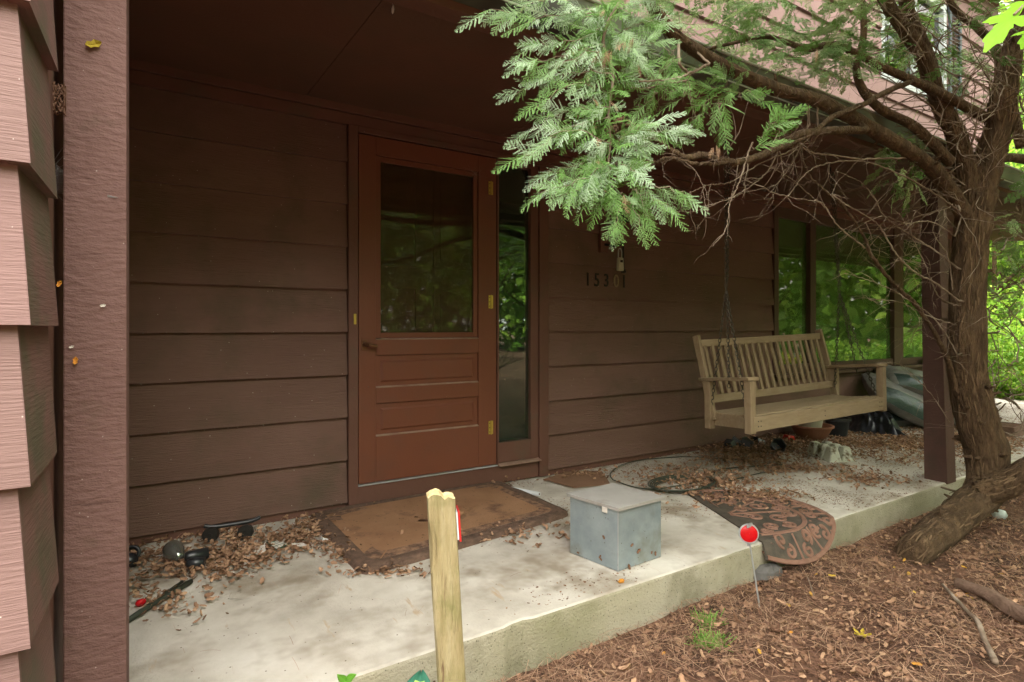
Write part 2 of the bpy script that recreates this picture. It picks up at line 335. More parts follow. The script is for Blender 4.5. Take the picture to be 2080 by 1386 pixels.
# ------------------------------------------------------------------ the setting
def gh(x, y):   # ground height
    h = -.165 + .02 * math.tanh((x - 2.3) * 1.2)
    h += .028 * mnoise.noise(Vector((x * 1.7, y * 1.7, 0))) + .012 * mnoise.noise(Vector((x * 6, y * 6, 3)))
    if y < 1.2: h -= .03 * min(1, (1.2 - y))
    if y > 1.66 or x > 11: h = min(h, -.12)
    return h
def axis(lo, hi, st, far):
    a = list(np.arange(lo, hi, st)); k = st
    x = a[-1]
    while x < far: k *= 1.35; x += k; a.append(x)
    k = st; x = a[0]
    while x > -far: k *= 1.35; x -= k; a.insert(0, x)
    return a
xs = axis(-1.2, 7.2, .06, 400); ys = axis(-1.5, 2.2, .06, 400)
g = G(); g.v = [(x, y, gh(x, y) if abs(x) < 30 and abs(y) < 30 else -.17) for x in xs for y in ys]
ny = len(ys); g.f = [(i * ny + j, (i + 1) * ny + j, (i + 1) * ny + j + 1, i * ny + j + 1) for i in range(len(xs) - 1) for j in range(ny - 1)]
g.mi = [0] * len(g.f)
tag(g.obj('ground', M['mulch'], smooth=True), 'brown mulch and leaf covered ground in front of the porch', kind='structure')

# porch slab: top sheet with an irregular front arris
SE = 1.658
g = G(); n = 260; X0, X1 = -.6, 10.6
P = []
for i in range(n + 1):
    x = X0 + (X1 - X0) * i / n
    e = SE + .0035 * mnoise.noise(Vector((x * 5, 0, 0))) + .0025 * mnoise.noise(Vector((x * 22, 0, 7)))
    if 1.0 < x < 1.12: e += .012 * math.sin((x - 1.0) / .12 * math.pi)
    P.append((x, e))
for i in range(n + 1):
    x, e = P[i]
    g.v += [(x, W + .15, -.012), (x, 2.3, 0), (x, e + .012, 0), (x, e + .003, -.004), (x, e, -.012), (x, e - .004 + .004 * mnoise.noise(Vector((x * 9, 1, 1))), -.07), (x, e - .002, -.16), (x, e - .004, -.5)]
    if i < n:
        b = i * 8
        for k in range(7):
            g.f.append((b + k, b + k + 1, b + 9 + k, b + 8 + k)); g.mi.append(0 if k < 3 else 1)
g.f.append(tuple(range(8))); g.mi.append(1); b = n * 8; g.f.append(tuple(b + k for k in range(7, -1, -1))); g.mi.append(1)
tag(g.obj('porch_slab', [M['concrete'], M['concside']]), 'pale concrete porch slab with a green stained front edge', kind='structure')
g = G(); g.box(9.95, 10.7, 3.3, 9, -.2, -.03); tag(g.obj('side_path', M['path']), 'concrete path at the far right', kind='structure')
g = G(); g.box(17, 60, -8.5, -4.2, -.2, -.11); tag(g.obj('driveway', M['asphalt']), 'grey driveway beyond the yard shrubs', kind='structure')

# ------------------------------------------------------------------ the house
H = empty('house', (0, W, 0), 'brown lap sided house with a covered porch and upper storey', 'house')
EX = .2436
def siding(g, a0, a1, z0, nb, plane, axis_='x', top=None, ob=.031, ot=.004, seg=.25, sign=-1, zoff=0):
    for k in range(nb):
        zb = z0 + k * EX; zt = zb + EX + .004
        if top and zb >= top - .01: break
        if top: zt = min(zt, top)
        m = max(1, int((a1 - a0) / seg)); vs = []
        for i in range(m + 1):
            a = a0 + (a1 - a0) * i / m
            j = .0016 * mnoise.noise(Vector((a * 2.1, k * 3.3, plane))); jo = .0018 * mnoise.noise(Vector((a * 1.3, k * 5.1 + 9, plane)))
            for off, z in ((0, zb + j + .002), (ob + jo, zb + j), (ob * .55 + ot * .45 + jo, (zb + zt) / 2), (ot, zt), (0, zt)):
                vs.append((a, plane + sign * off, z) if axis_ == 'x' else (plane + sign * off, a, z))
        fs = []
        for i in range(m):
            for q in range(4):
                f = (i * 5 + q, (i + 1) * 5 + q, (i + 1) * 5 + q + 1, i * 5 + q + 1)
                fs.append(f)
        fs += [(0, 1, 2, 3, 4), tuple(m * 5 + q for q in (4, 3, 2, 1, 0))]
        g.add(vs, fs)
ZB = .036
# main wall: left field, field right of the door, under and beyond the windows
g = G()
for a_, b_, n_, t_ in ((-.35, .891, 10, 2.21), (2.293, 4.93, 10, 2.21), (4.93, 8.75, 3, .56), (8.75, 9.9, 10, 2.21)):
    g = G(); siding(g, a_, b_, ZB, n_, W, top=t_); g.obj('wall', M['siding'], H)
g = G(); g.box(-.4, 9.9, W + .002, W + .12, -.1, .05); g.box(-.4, .9, W + .001, W + .1, .05, 2.5); g.box(2.29, 4.93, W + .001, W + .1, .05, 2.5)
g.box(4.93, 8.75, W + .001, W + .1, .05, .6); g.box(8.75, 9.9, W + .001, W + .1, .05, 2.5); g.box(.9, 2.29, W + .001, W + .1, 2.2, 2.5); g.box(4.93, 8.75, W + .001, W + .1, 2.14, 2.5)
g.box(-.4, .88, W - .012, W - .001, -.02, .045); g.box(2.30, 9.9, W - .012, W - .001, -.02, .045)
g.obj('wall_backing', M['trim'], H)
# end wall and body
g = G(); siding(g, W, 9, ZB, 24, 9.9, axis_='y', sign=1, top=5.7, seg=1)
g.obj('end_wall', M['siding_lit'], H)
g = G(); g.box(8.76, 9.87, W + .13, 9, -.2, 2.9); g.box(-3, 8.76, 6.2, 9, -.2, 2.9)
g.obj('core', M['room'], H)
# frieze, ceiling, trim, fascia, posts
g = G(); g.box(-.35, 9.9, W - .034, W - .001, 2.20, 2.262); g.box(-.35, 9.9, W - .052, W - .001, 2.264, 2.33)
g.obj('frieze_board', M['trim'], H, bevel=.003)
def cz(y): return 2.31 - .084 * (W - y)
g = G()
xsplit = [-.45, .66, 1.88, 3.1, 4.32, 5.54, 6.76, 7.98, 9.2, 10.4]
for a, b_ in zip(xsplit[:-1], xsplit[1:]):
    g.hexa([(a + .0015, 1.70, cz(1.70)), (b_ - .0015, 1.70, cz(1.70)), (b_ - .0015, W, cz(W)), (a + .0015, W, cz(W)),
            (a + .0015, 1.70, cz(1.70) + .012), (b_ - .0015, 1.70, cz(1.70) + .012), (b_ - .0015, W, cz(W) + .012), (a + .0015, W, cz(W) + .012)])
g.obj('porch_ceiling', M['ceiling'], H)
g = G(); g.box(-.45, 10.4, 1.79, 1.846, cz(1.79) - .02, cz(1.846) + .004); g.obj('ceiling_trim', M['wood'], H, bevel=.002)
g = G(); g.box(-.45, 10.4, 1.688, 1.787, 2.105, 2.172); g.obj('porch_beam', M['trim'], H, bevel=.003)
g = G(); g.box(-.45, 10.4, 1.662, 1.685, 2.075, 2.21); g.obj('fascia', M['trim'], H)
g = G(); yy = [(1.66, 2.195), (1.66, 2.103), (1.575, 2.103), (1.566, 2.113), (1.560, 2.15), (1.548, 2.196)]
vs = [(x, a, b_) for x in (-.5, 10.45) for a, b_ in yy]; g.add(vs, [(i, i + 1, i + 7, i + 6) for i in range(5)])
g.obj('gutter', M['gutter'], H, solid=.0025)
g = G(); g.tube([(-.5, 1.545, 2.197), (10.45, 1.545, 2.197)], .006, 6); g.tube([(-.5, 1.571, 2.1035), (10.45, 1.571, 2.1035)], .0035, 6); g.obj('gutter_lip', M['gutlip'], H)
g = G(); g.hexa([(-.6, 1.59, 2.21), (10.5, 1.59, 2.21), (10.5, 3.09, 2.62), (-.6, 3.09, 2.62), (-.6, 1.59, 2.235), (10.5, 1.59, 2.235), (10.5, 3.09, 2.645), (-.6, 3.09, 2.645)])
g.obj('porch_roof', M['roofing'], H)
g = G(); g.box(-.197, -.077, 1.634, 1.754, -.01, 2.1045); g.obj('porch_post', M['post'], H, bevel=.003)
g = G()
g.hexa([(4.44, 1.652, -.01), (4.575, 1.652, -.01), (4.575, 1.787, -.01), (4.44, 1.787, -.01),
        (4.375, 1.688, 2.1045), (4.51, 1.688, 2.1045), (4.51, 1.787, 2.1045), (4.375, 1.787, 2.1045)])
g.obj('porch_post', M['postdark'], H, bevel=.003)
# upper storey
UY = 3.097
g = G(); siding(g, .2, 6.64, 2.60, 13, UY, top=5.7, seg=.6); siding(g, 6.64, 8.25, 2.60, 5, UY, top=3.78, seg=.6); siding(g, 8.25, 9.9, 2.60, 13, UY, top=5.7, seg=.6); siding(g, 6.64, 8.25, 5.04, 3, UY, top=5.7, seg=.6)
g.obj('upper_wall', M['siding_lit'], H)
g = G(); g.box(.2, 6.64, UY + .001, UY + .1, 2.5, 5.7); g.box(8.25, 9.88, UY + .001, UY + .1, 2.5, 5.7); g.box(6.64, 8.25, UY + .001, UY + .1, 2.5, 3.78); g.box(-3, 9.87, UY + .5, 9, 2.95, 5.7)
g.box(6.64, 8.25, UY + .001, UY + .1, 5.04, 5.7); g.obj('upper_backing', M['room'], H)
g = G(); g.hexa([(-3, 2.6, 5.6), (10.4, 2.6, 5.6), (10.4, 6, 7.2), (-3, 6, 7.2), (-3, 2.6, 5.75), (10.4, 2.6, 5.75), (10.4, 6, 7.35), (-3, 6, 7.35)])
g.hexa([(-3, 6, 7.2), (10.4, 6, 7.2), (10.4, 9.4, 5.6), (-3, 9.4, 5.6), (-3, 6, 7.35), (10.4, 6, 7.35), (10.4, 9.4, 5.75), (-3, 9.4, 5.75)])
g.obj('roof', M['roofing'], H)
g = G()
for a, b_, c, d_ in ((6.64, 6.72, 3.78, 5.04), (8.17, 8.25, 3.78, 5.04), (6.72, 8.17, 3.78, 3.86), (6.72, 8.17, 4.96, 5.04), (7.42, 7.47, 3.86, 4.96), (6.72, 7.42, 4.38, 4.42), (7.47, 8.17, 4.38, 4.42)):
    g.box(a, b_, UY - .02, UY + .06, c, d_)
uw = g.obj('upper_window', M['winwhite'], H)
g = G(); g.box(6.73, 8.16, UY + .03, UY + .035, 3.87, 4.95); g.obj('pane', M['upglass'], uw)
g = G(); g.box(8.27, 8.32, UY - .05, UY - .025, 3.78, 5.04); g.box(8.56, 8.61, UY - .05, UY - .025, 3.78, 5.04); g.box(8.32, 8.56, UY - .05, UY - .025, 3.78, 3.84); g.box(8.32, 8.56, UY - .05, UY - .025, 4.98, 5.04)
for k in range(22):
    z = 3.86 + k * .051; g.hexa([(8.32, UY - .047, z), (8.56, UY - .047, z), (8.56, UY - .028, z + .02), (8.32, UY - .028, z + .02), (8.32, UY - .047, z + .006), (8.56, UY - .047, z + .006), (8.56, UY - .028, z + .026), (8.32, UY - .028, z + .026)])
g.obj('shutter', M['shutter'], H)
# the wing at the left edge: lap boards round a corner
WZ = 1.036 - 5 * EX
g = G()
for k in range(12):
    zb = WZ + k * EX; zt = zb + EX + .004
    n = 14; vs = []
    for i in range(n + 1):
        a = i / n
        j = .001 * mnoise.noise(Vector((a * 8, k, 0)))
        xb = -1.6 + (1.6 - .171) * a; xt = -1.6 + (1.6 - .190) * a
        vs += [(xt, 1.135, zb + .003), (xb, 1.100 + j, zb + j), (xt, 1.120, zt), (xt, 1.135, zt)]
    g.add(vs, [(i * 4 + q, (i + 1) * 4 + q, (i + 1) * 4 + q + 1, i * 4 + q + 1) for i in range(n) for q in range(3)] + [(n * 4 + 3, n * 4 + 2, n * 4 + 1, n * 4)])
g.obj('wing_wall', M['siding_lit'], H)
g = G()
for k in range(12):
    zb = WZ + k * EX - .001; zt = zb + EX + .003
    yr = 1.372 + .006 * mnoise.noise(Vector((k * 1.7, 2, 2)))
    y0b, y0t = 1.1035, 1.1215
    sl = .004 * mnoise.noise(Vector((k * 2.9, 4, 2)))
    vs = [(-.200, y0b, zb), (-.173, y0b, zb), (-.172 + sl, yr, zb), (-.200, yr, zb), (-.205, y0t, zt), (-.192, y0t, zt), (-.188, yr, zt), (-.205, yr, zt)]
    g.hexa(vs)
g.obj('wing_side_wall', M['siding_y'], H)
g = G(); g.box(-.36, -.212, 1.376, 1.62, -.2, 2.6); g.box(-.36, -.22, 1.62, W, -.2, 2.6); g.box(-1.6, -.215, 1.137, 1.374, -.3, 3.2)
g.obj('wing_corner_board', M['trim'], H)
# door assembly
DX0, DX1, DZ0, DZ1 = .954, 1.873, .127, 2.157
g = G()
g.box(.893, .948, W - .045, W + .05, .0, 2.196); g.box(.948, 2.291, W - .045, W + .05, 2.163, 2.197); g.box(2.215, 2.291, W - .045, W + .05, .0, 2.162)
g.box(.9485, 2.2145, W - .028, W + .05, .0, .118)
g.obj('door_frame', M['trim'], H, bevel=.003)
g = G(); g.box(.95, 1.88, W - .040, W + .05, .1185, .1265); g.obj('threshold', M['alu'], H)
g = G(); yd = W - .030
D = bpy.data.objects.new('storm_door', None)
gx0, gx1 = 1.056, 1.739
def frame(g, x0, x1, z0, z1, y0, y1, w_):
    g.box(x0, x0 + w_, y0, y1, z0, z1); g.box(x1 - w_, x1, y0, y1, z0, z1)
    g.box(x0 + w_, x1 - w_, y0, y1, z1 - w_, z1); g.box(x0 + w_, x1 - w_, y0, y1, z0, z0 + w_)
y0, y1 = yd - .004, yd + .03
g = G()
g.box(DX0, gx0, y0, y1, DZ0 + .004, DZ1); g.box(gx1, DX1, y0, y1, DZ0 + .004, DZ1)
g.box(gx0, gx1, y0, y1, 2.05, DZ1); g.box(gx0, gx1, y0, y1, .873, .966); g.box(gx0, gx1, y0, y1, .590, .683); g.box(gx0, gx1, y0, y1, DZ0 + .004, .398)
D = g.obj('storm_door', M['door'], H, bevel=.0025)
g = G()
for a, b_ in ((.683, .873), (.398, .590)):
    g.box(gx0 + .001, gx1 - .001, y0 + .013, y1, a + .001, b_ - .001)
    g.hexa([(gx0 + .03, y0 + .013, a + .03), (gx1 - .03, y0 + .013, a + .03), (gx1 - .03, y0 + .013, b_ - .03), (gx0 + .03, y0 + .013, b_ - .03),
            (gx0 + .045, y0 + .006, a + .042), (gx1 - .045, y0 + .006, a + .042), (gx1 - .045, y0 + .006, b_ - .042), (gx0 + .045, y0 + .006, b_ - .042)])
g.obj('door_panel', M['door'], D)
g = G()
for a in (.683, .398, .966): g.hexa([(gx0, y0 - .001, a - .002), (gx1, y0 - .001, a - .002), (gx1, y0 + .012, a + .006), (gx0, y0 + .012, a + .006), (gx0, y0 - .0012, a + .001), (gx1, y0 - .0012, a + .001), (gx1, y0 + .012, a + .008), (gx0, y0 + .012, a + .008)])
g.obj('dusty_ledge', M['film'], D)
g = G(); frame(g, gx0 + .002, gx1 - .002, .976, 2.048, y0 + .010, y1, .030); g.obj('glass_frame', M['door'], D, bevel=.002)
g = G(); g.box(gx0 + .033, gx1 - .033, y0 + .020, y0 + .024, 1.008, 2.016); g.obj('glass_pane', M['doorglass'], D)
for z in (1.956, 1.207, .379):
    g = G(); g.box(1.813, 1.829, y0 - .004, y0 - .001, z - .043, z + .043); g.box(1.833, 1.846, y0 - .004, y0 - .001, z - .043, z + .043)
    g.tube([(1.831, y0 - .006, z - .045), (1.831, y0 - .006, z + .045)], .005, 8)
    hg = g.obj('hinge', M['brass'], D)
    for q in (-.028, 0, .028):
        g = G(); g.tube([(1.820, y0 - .0055, z + q), (1.820, y0 - .0035, z + q)], .0032, 8); g.obj('screw', M['darkmetal'], hg)
g = G(); g.box(.970, 1.002, y0 - .006, y0 - .001, .905, .965)
g.tube([(.986, y0 - .004, .940), (.986, y0 - .03, .940), (1.0, y0 - .042, .936), (1.05, y0 - .045, .926)], [.013, .012, .013, .010], 10)
g.obj('door_handle', M['bronze'], D, smooth=False, bevel=.0015)
g = G(); g.box(.922, .936, W - .050, W - .046, 1.055, 1.115); g.obj('strike_plate', M['brass'], H, bevel=.001)
# inner door behind the storm door
yi = W + .06
g = G(); g.box(.955, 1.875, yi + .004, yi + .04, .1, 2.19)
for a, b_, c, d_ in ((1.02, 1.36, 1.42, 2.06), (1.46, 1.80, 1.42, 2.06), (1.02, 1.36, .78, 1.30), (1.46, 1.80, .78, 1.30), (1.02, 1.36, .25, .68), (1.46, 1.8, .25, .68)):
    frame(g, a, b_, c, d_, yi - .006, yi + .003, .022); g.box(a + .05, b_ - .05, yi - .002, yi + .003, c + .05, d_ - .05)
g.obj('inner_door', M['innerdoor'], H)
# sidelight
g = G(); g.box(1.879, 1.892, W - .038, W + .05, .13, 2.162); g.box(2.150, 2.2145, W - .03, W + .05, .13, 2.162); g.box(1.892, 2.150, W - .03, W + .05, .135, .268); g.box(1.892, 2.150, W - .03, W + .05, 2.13, 2.162)
SL = g.obj('sidelight', M['trim'], H, bevel=.003)
g = G(); g.box(1.892, 2.150, W + .0, W + .005, .268, 2.13); g.obj('pane', M['sideglass'], SL)
g = G(); g.hexa([(1.884, W - .07, .119), (2.214, W - .07, .119), (2.214, W - .0285, .119), (1.884, W - .0285, .119), (1.884, W - .07, .124), (2.214, W - .07, .124), (2.214, W - .0285, .133), (1.884, W - .0285, .133)])
g.obj('sill', M['film'], SL)
# picture windows
g = G(); y0, y1 = W - .035, W + .06
for a, b_ in ((4.93, 5.0), (5.53, 5.63), (7.25, 7.47), (8.66, 8.75)): g.box(a, b_, y0, y1, .60, 2.20)
for a, b_ in ((5.0, 5.53), (5.63, 7.25), (7.47, 8.66)): g.box(a, b_, y0 + .012, y1, .60, .68); g.box(a, b_, y0 + .012, y1, 2.10, 2.20)
WN = g.obj('window', M['winframe'], H, bevel=.004)
for a, b_ in ((5.0, 5.53), (5.63, 7.25), (7.47, 8.66)):
    g = G(); g.box(a, b_, W + .010, W + .015, .68, 2.10); g.obj('pane', M['glass'], WN)
g = G(); g.box(4.90, 8.78, W - .09, W - .036, .565, .598); g.obj('sill', M['winframe'], WN, bevel=.004)
g = G(); g.add([(x, W + .16 + .012 * math.sin(x * 40), z) for x in np.arange(4.6, 9.0, .03) for z in (0, 2.3)], [(2 * i, 2 * i + 2, 2 * i + 3, 2 * i + 1) for i in range(146)])
g.obj('curtain', M['curtain'], H)
g = G(); g.box(1.9, 1.91, W + .15, W + 1.2, 0, 2.2); g.box(1.9, 4.5, W + 1.2, W + 1.21, 0, 2.2); g.box(-.2, 9, W + .11, 6.2, 2.34, 2.36); g.box(-.2, 9, W + .13, 6.2, -.05, -.03)
g.obj('interior', M['room'], H)
# webby crumbs and seed husks caught along the laps
db = []
for _ in range(420):
    x = R.uniform(-.1, 4.9) if R.random() < .85 else R.uniform(4.9, 8.7)
    if .89 < x < 2.29 and R.random() < .8: continue
    k = R.randint(0, 8); db.append((x, W - .03, ZB + k * EX + R.uniform(-.006, .004)) if not (.89 < x < 2.29) else (x, W - .05, R.choice([.12, .69, .40, .97, 2.16]) + R.uniform(0, .01)))
DBP = np.array(db)
H['_n'] = 0; del H['_n']
# house number
for ch, x in zip('15301', (2.66, 2.746, 2.839, 2.938, 3.019)):
    cu = bpy.data.curves.new('digit', 'FONT'); cu.body = ch; cu.size = .140; cu.extrude = .003; cu.align_x = 'CENTER'
    tmp = bpy.data.objects.new('tmp', cu); me = bpy.data.meshes.new_from_object(tmp); bpy.data.objects.remove(tmp)
    me.materials.clear(); me.materials.append(M['woodv'] if ch == '0' else M['darkmetal'])
    o = bpy.data.objects.new('house_number', me); COL.objects.link(o); o.parent = H
    o.rotation_euler = (math.radians(90), 0, 0); o.location = (x, -.026, 1.348); o.scale = (.8, 1, 1)
# wall lantern
g = G(); g.box(2.765, 2.835, W - .05, W - .02, 1.60, 1.80)
LN = g.obj('wall_lantern', M['trim'], H, bevel=.004)
g = G(); g.tube([(2.80, W - .05, 1.66), (2.85, W - .10, 1.645), (2.90, W - .12, 1.66), (2.92, W - .12, 1.69)], .009, 8); g.tube([(2.92, W - .12, 1.69), (2.925, W - .12, 1.47)], .007, 8)
g.lathe((2.925, W - .12, 1.445), [(0, 0), (.02, .005), (.022, .015), (.012, .03), (0, .035)], 12)
g.obj('bracket', M['darkmetal'], LN, smooth=True)
g = G(); g.lathe((2.89, W - .12, 1.68), [(.03, 0), (.045, .02), (.055, .14), (.0, .14)], 6); g.obj('lamp_glass', M['log'], LN)
g = G(); g.lathe((2.89, W - .12, 1.82), [(.07, 0), (.065, .015), (.02, .06), (.008, .09), (0, .095)], 6); g.obj('lamp_cap', M['darkmetal'], LN)
# key lock box hanging from the lantern
KB = empty('key_lock_box', (2.885, W - .13, 1.46), 'small cream key lock box hanging by its shackle under the wall lantern', 'lock box')
g = G(); g.hexa([(2.858, W - .14, 1.46), (2.915, W - .14, 1.46), (2.915, W - .11, 1.46), (2.858, W - .11, 1.46), (2.864, W - .14, 1.56), (2.909, W - .14, 1.56), (2.909, W - .11, 1.56), (2.864, W - .11, 1.56)])
g.obj('case', M['key'], KB, bevel=.008)
g = G(); g.box(2.874, 2.898, W - .1425, W - .1405, 1.522, 1.540); g.obj('dial', M['darkmetal'], KB)
g = G(); g.tube([(2.868, W - .125, 1.555), (2.868, W - .125, 1.60)] + [(2.885 - .017 * math.cos(a), W - .125, 1.60 + .03 * math.sin(a)) for a in np.linspace(.2, 2.9, 7)] + [(2.902, W - .125, 1.60), (2.902, W - .125, 1.555)], .0035, 6)
g.obj('shackle', M['alu'], KB)

# ------------------------------------------------------------------ porch swing
FL = Vector((2.97, 2.075, .42)); e1 = Vector((1.29, -.09, .041)); e2 = Vector((.135, .42, -.04)); e3 = Vector((0, .02, 1)).normalized()
L1 = e1.length; a1 = e1.normalized()
def B(u, v, z): return FL + e1 * u + e2 * v + e3 * z     # u along, v front->back (0..1), z up in metres
SW = empty('porch_swing', (3.6, 2.3, 0), 'slatted wooden porch swing bench hanging on four chains in front of the wall', 'swing')
g = G()
g.beam(B(-.012, -.02, .045), B(1.012, -.02, .045), .03, .088); g.obj('front_rail', M['wood'], SW, bevel=.003)
g = G(); g.beam(B(.0, 1.0, .045), B(1, 1.0, .045), .03, .07); g.beam(B(.012, .03, .042), B(.012, .97, .042), .03, .07); g.beam(B(.988, .03, .042), B(.988, .97, .042), .03, .07); g.beam(B(.5, .03, .04), B(.5, .97, .04), .03, .07)
g.obj('seat_frame', M['wood'], SW, bevel=.002)
g = G()
for k in range(8):
    v = .06 + k * .118; dz = -.012 * math.sin(math.pi * v)
    g.beam(B(.0, v, .094 + dz), B(1, v, .094 + dz), .047, .016)
g.obj('seat', M['wood'], SW, bevel=.002)
def BK(u, s): return B(u, .90, .10) + (Vector((.012, .13, 0)) * s + Vector((0, 0, .46)) * s) # back plane
g = G(); g.beam(BK(-.005, .97), BK(1.005, .97), .022, .048); g.obj('top_rail', M['wood'], SW, bevel=.002)
g = G(); g.beam(BK(0, .17), BK(1, .17), .022, .05); g.obj('lower_rail', M['wood'], SW, bevel=.002)
for u in (-.012, 1.012):
    g = G(); g.beam(BK(u, -.12), BK(u, 1.08), .028, .045, up=(0, 1, 0)); g.obj('back_upright', M['woodv'], SW, bevel=.002)
for k in range(19):
    u = .035 + k * .93 / 18
    g = G(); g.beam(BK(u, .19), BK(u, .95), .026, .012, up=(0, 1, 0)); g.obj('back_slat', M['woodv'], SW)
for u in (-.02, 1.02):
    g = G(); g.beam(B(u, 0, -.01), B(u, 0, .30), .05, .045, up=(0, 1, 0)); g.obj('arm_post', M['woodv'], SW, bevel=.003)
    g = G(); g.beam(B(u, .93, -.01), B(u, .93, .30), .05, .045, up=(0, 1, 0)); g.obj('arm_post', M['woodv'], SW, bevel=.003)
    g = G(); g.beam(B(u * .985 + .007, -.06, .313), B(u * .985 + .007, 1.12, .313), .075, .022); g.obj('armrest', M['wood'], SW, bevel=.004)
g = G()
for u in (.012, .03, .5, .97, .988): 
    for z in (.03, .06):
        p = B(u, -.02, z) - Vector((0, .0155, 0)); g.tube([p, p - Vector((0, .0015, 0))], .004, 6)
g.obj('bolt_head', M['darkmetal'], SW)
def chain(g, a, b, link=.030, sag=0, r=.0027):
    a = Vector(a); b = Vector(b); n = max(2, int((b - a).length / (link * .78)))
    for i in range(n):
        p = a.lerp(b, i / n); q = a.lerp(b, (i + 1) / n)
        p.z -= sag * math.sin(math.pi * i / n); q.z -= sag * math.sin(math.pi * (i + 1) / n)
        t = (q - p).normalized(); c = (p + q) / 2
        s1 = t.cross(Vector((1, .3, 0)) if i % 2 else Vector((0.3, -1, 0))).normalized(); hl = link / 2; hw = link * .27
        pts = [c + t * (hl - hw) + s1 * hw, c + t * (hl - hw * .2) + s1 * hw * .6, c + t * hl, c + t * (hl - hw * .2) - s1 * hw * .6, c + t * (hl - hw) - s1 * hw,
               c - t * (hl - hw) - s1 * hw, c - t * (hl - hw * .2) - s1 * hw * .6, c - t * hl, c - t * (hl - hw * .2) + s1 * hw * .6, c - t * (hl - hw) + s1 * hw]
        g.tube(pts + [pts[0]], r, 4, cap=False)
for u, hk, ring in ((-.02, (3.06, 2.34), 1.27), (1.02, (4.21, 2.30), 1.29)):
    hx, hy = hk; top = Vector((hx, hy, cz(hy) - .01)); rg = Vector((hx, hy, ring)).lerp(Vector((B(u, .5, 0).x, B(u, .5, 0).y, ring)), .35)
    g = G(); g.tube([top + Vector((0, 0, .02)), top - Vector((0, 0, .03))], .006, 6); g.obj('ceiling_hook', M['darkmetal'], SW)
    g = G(); chain(g, top - Vector((0, 0, .02)), rg); chain(g, top + Vector((.035, 0, -.02)), rg + Vector((.012, 0, .06))); g.obj('chain', M['chain'], SW)
    g = G(); chain(g, rg, B(u, .02, .02)); g.obj('chain', M['chain'], SW)
    g = G(); chain(g, rg, B(u, .95, .02)); g.obj('chain', M['chain'], SW)
    g = G(); chain(g, rg + Vector((.01, 0, 0)), B(u, .45, .26)); g.obj('chain', M['chain'], SW)

# ------------------------------------------------------------------ metal box
c0 = Vector((1.632, 1.782, 0)); ang = math.radians(7); ux = Vector((math.cos(ang), math.sin(ang) * .4, 0)).normalized(); uy = Vector((-math.sin(ang * 1.5), math.cos(ang), 0)).normalized()
MB_ = empty('metal_box', c0 + ux * .135 + uy * .135, 'square galvanized metal box with a lid standing on the porch slab', 'box')
def bx8(x0, x1, y0, y1, z0, z1): return [c0 + ux * a + uy * b_ + Vector((0, 0, z)) for z in (z0, z1) for a, b_ in ((x0, y0), (x1, y0), (x1, y1), (x0, y1))]
S = .272
g = G(); g.hexa(bx8(0, S, 0, S, .002, .268)); g.obj('body', M['galv'], MB_, bevel=.003, seg=2)
g = G(); g.hexa(bx8(-.012, S + .014, -.014, S + .012, .270, .2755)); g.hexa(bx8(-.010, S + .012, -.012, S + .010, .260, .2695)); g.obj('lid', M['galvtop'], MB_, bevel=.0015)
g = G(); g.hexa(bx8(-.016, -.012, .045, .072, .240, .264)); g.obj('lid_catch', M['paper'], MB_, bevel=.002)
g = G(); g.hexa(bx8(-.0025, .0, -.0025, .0, .0, .26)); g.obj('corner_seam', M['alu'], MB_)

# ------------------------------------------------------------------ coir doormat
cs = [atZ(626, 1050), atZ(738, 1172), atZ(1160, 1047), atZ(1013, 982)]     # back-left, front-left, front-right, back-right
DM = empty('doormat', sum(cs, Vector()) / 4, 'worn rectangular brown coir doormat with a dark rim in front of the door', 'doormat')
def rquad(u, v): return cs[0].lerp(cs[3], u).lerp(cs[1].lerp(cs[2], u), v).copy()
def rr(t, ins, rad=.11):   # rounded rect param in uv
    a = t * 2 * math.pi; cx, cy = math.cos(a), math.sin(a); k = 15
    x = math.copysign(abs(cx) ** (2 / k), cx); y = math.copysign(abs(cy) ** (2 / k), cy)
    return .5 + x * (.5 - ins), .5 + y * (.5 - ins * 1.5)
def loop(ins, z, n=240, wv=0):
    out = []
    for i in range(n):
        u, v = rr(i / n, ins + wv * mnoise.noise(Vector((i * .5, 0, 0)))); p = rquad(u, v); p.z = z + .006 * mnoise.noise(Vector((p.x * 4, p.y * 4, 2)))
        out.append(p)
    return out
n = 240; g = G(); lp = [loop(-.008, .001, wv=.003), loop(-.002, .02, wv=.003), loop(.015, .026), loop(.045, .027), loop(.055, .022)]
vs = sum(lp, []); g.add(vs, [(k * n + i, k * n + (i + 1) % n, (k + 1) * n + (i + 1) % n, (k + 1) * n + i) for k in range(4) for i in range(n)]); g.obj('rim', M['coirrim'], DM, smooth=True)
g = G(); lp = [loop(.053, .0235), loop(.10, .026), loop(.2, .026), loop(.3, .026), loop(.36, .026), loop(.42, .026), [rquad(.5, .5) + Vector((0, 0, .026))] * n]
vs = sum(lp, []); g.add(vs, [(k * n + i, k * n + (i + 1) % n, (k + 1) * n + (i + 1) % n, (k + 1) * n + i) for k in range(6) for i in range(n)]); g.mi = [1 if k < n and mnoise.noise(Vector((k * .13, 0, 0))) > -.25 else 0 for k in range(len(g.f))]; g.obj('pile', [M['coir'], M['coirband']], DM, smooth=True)
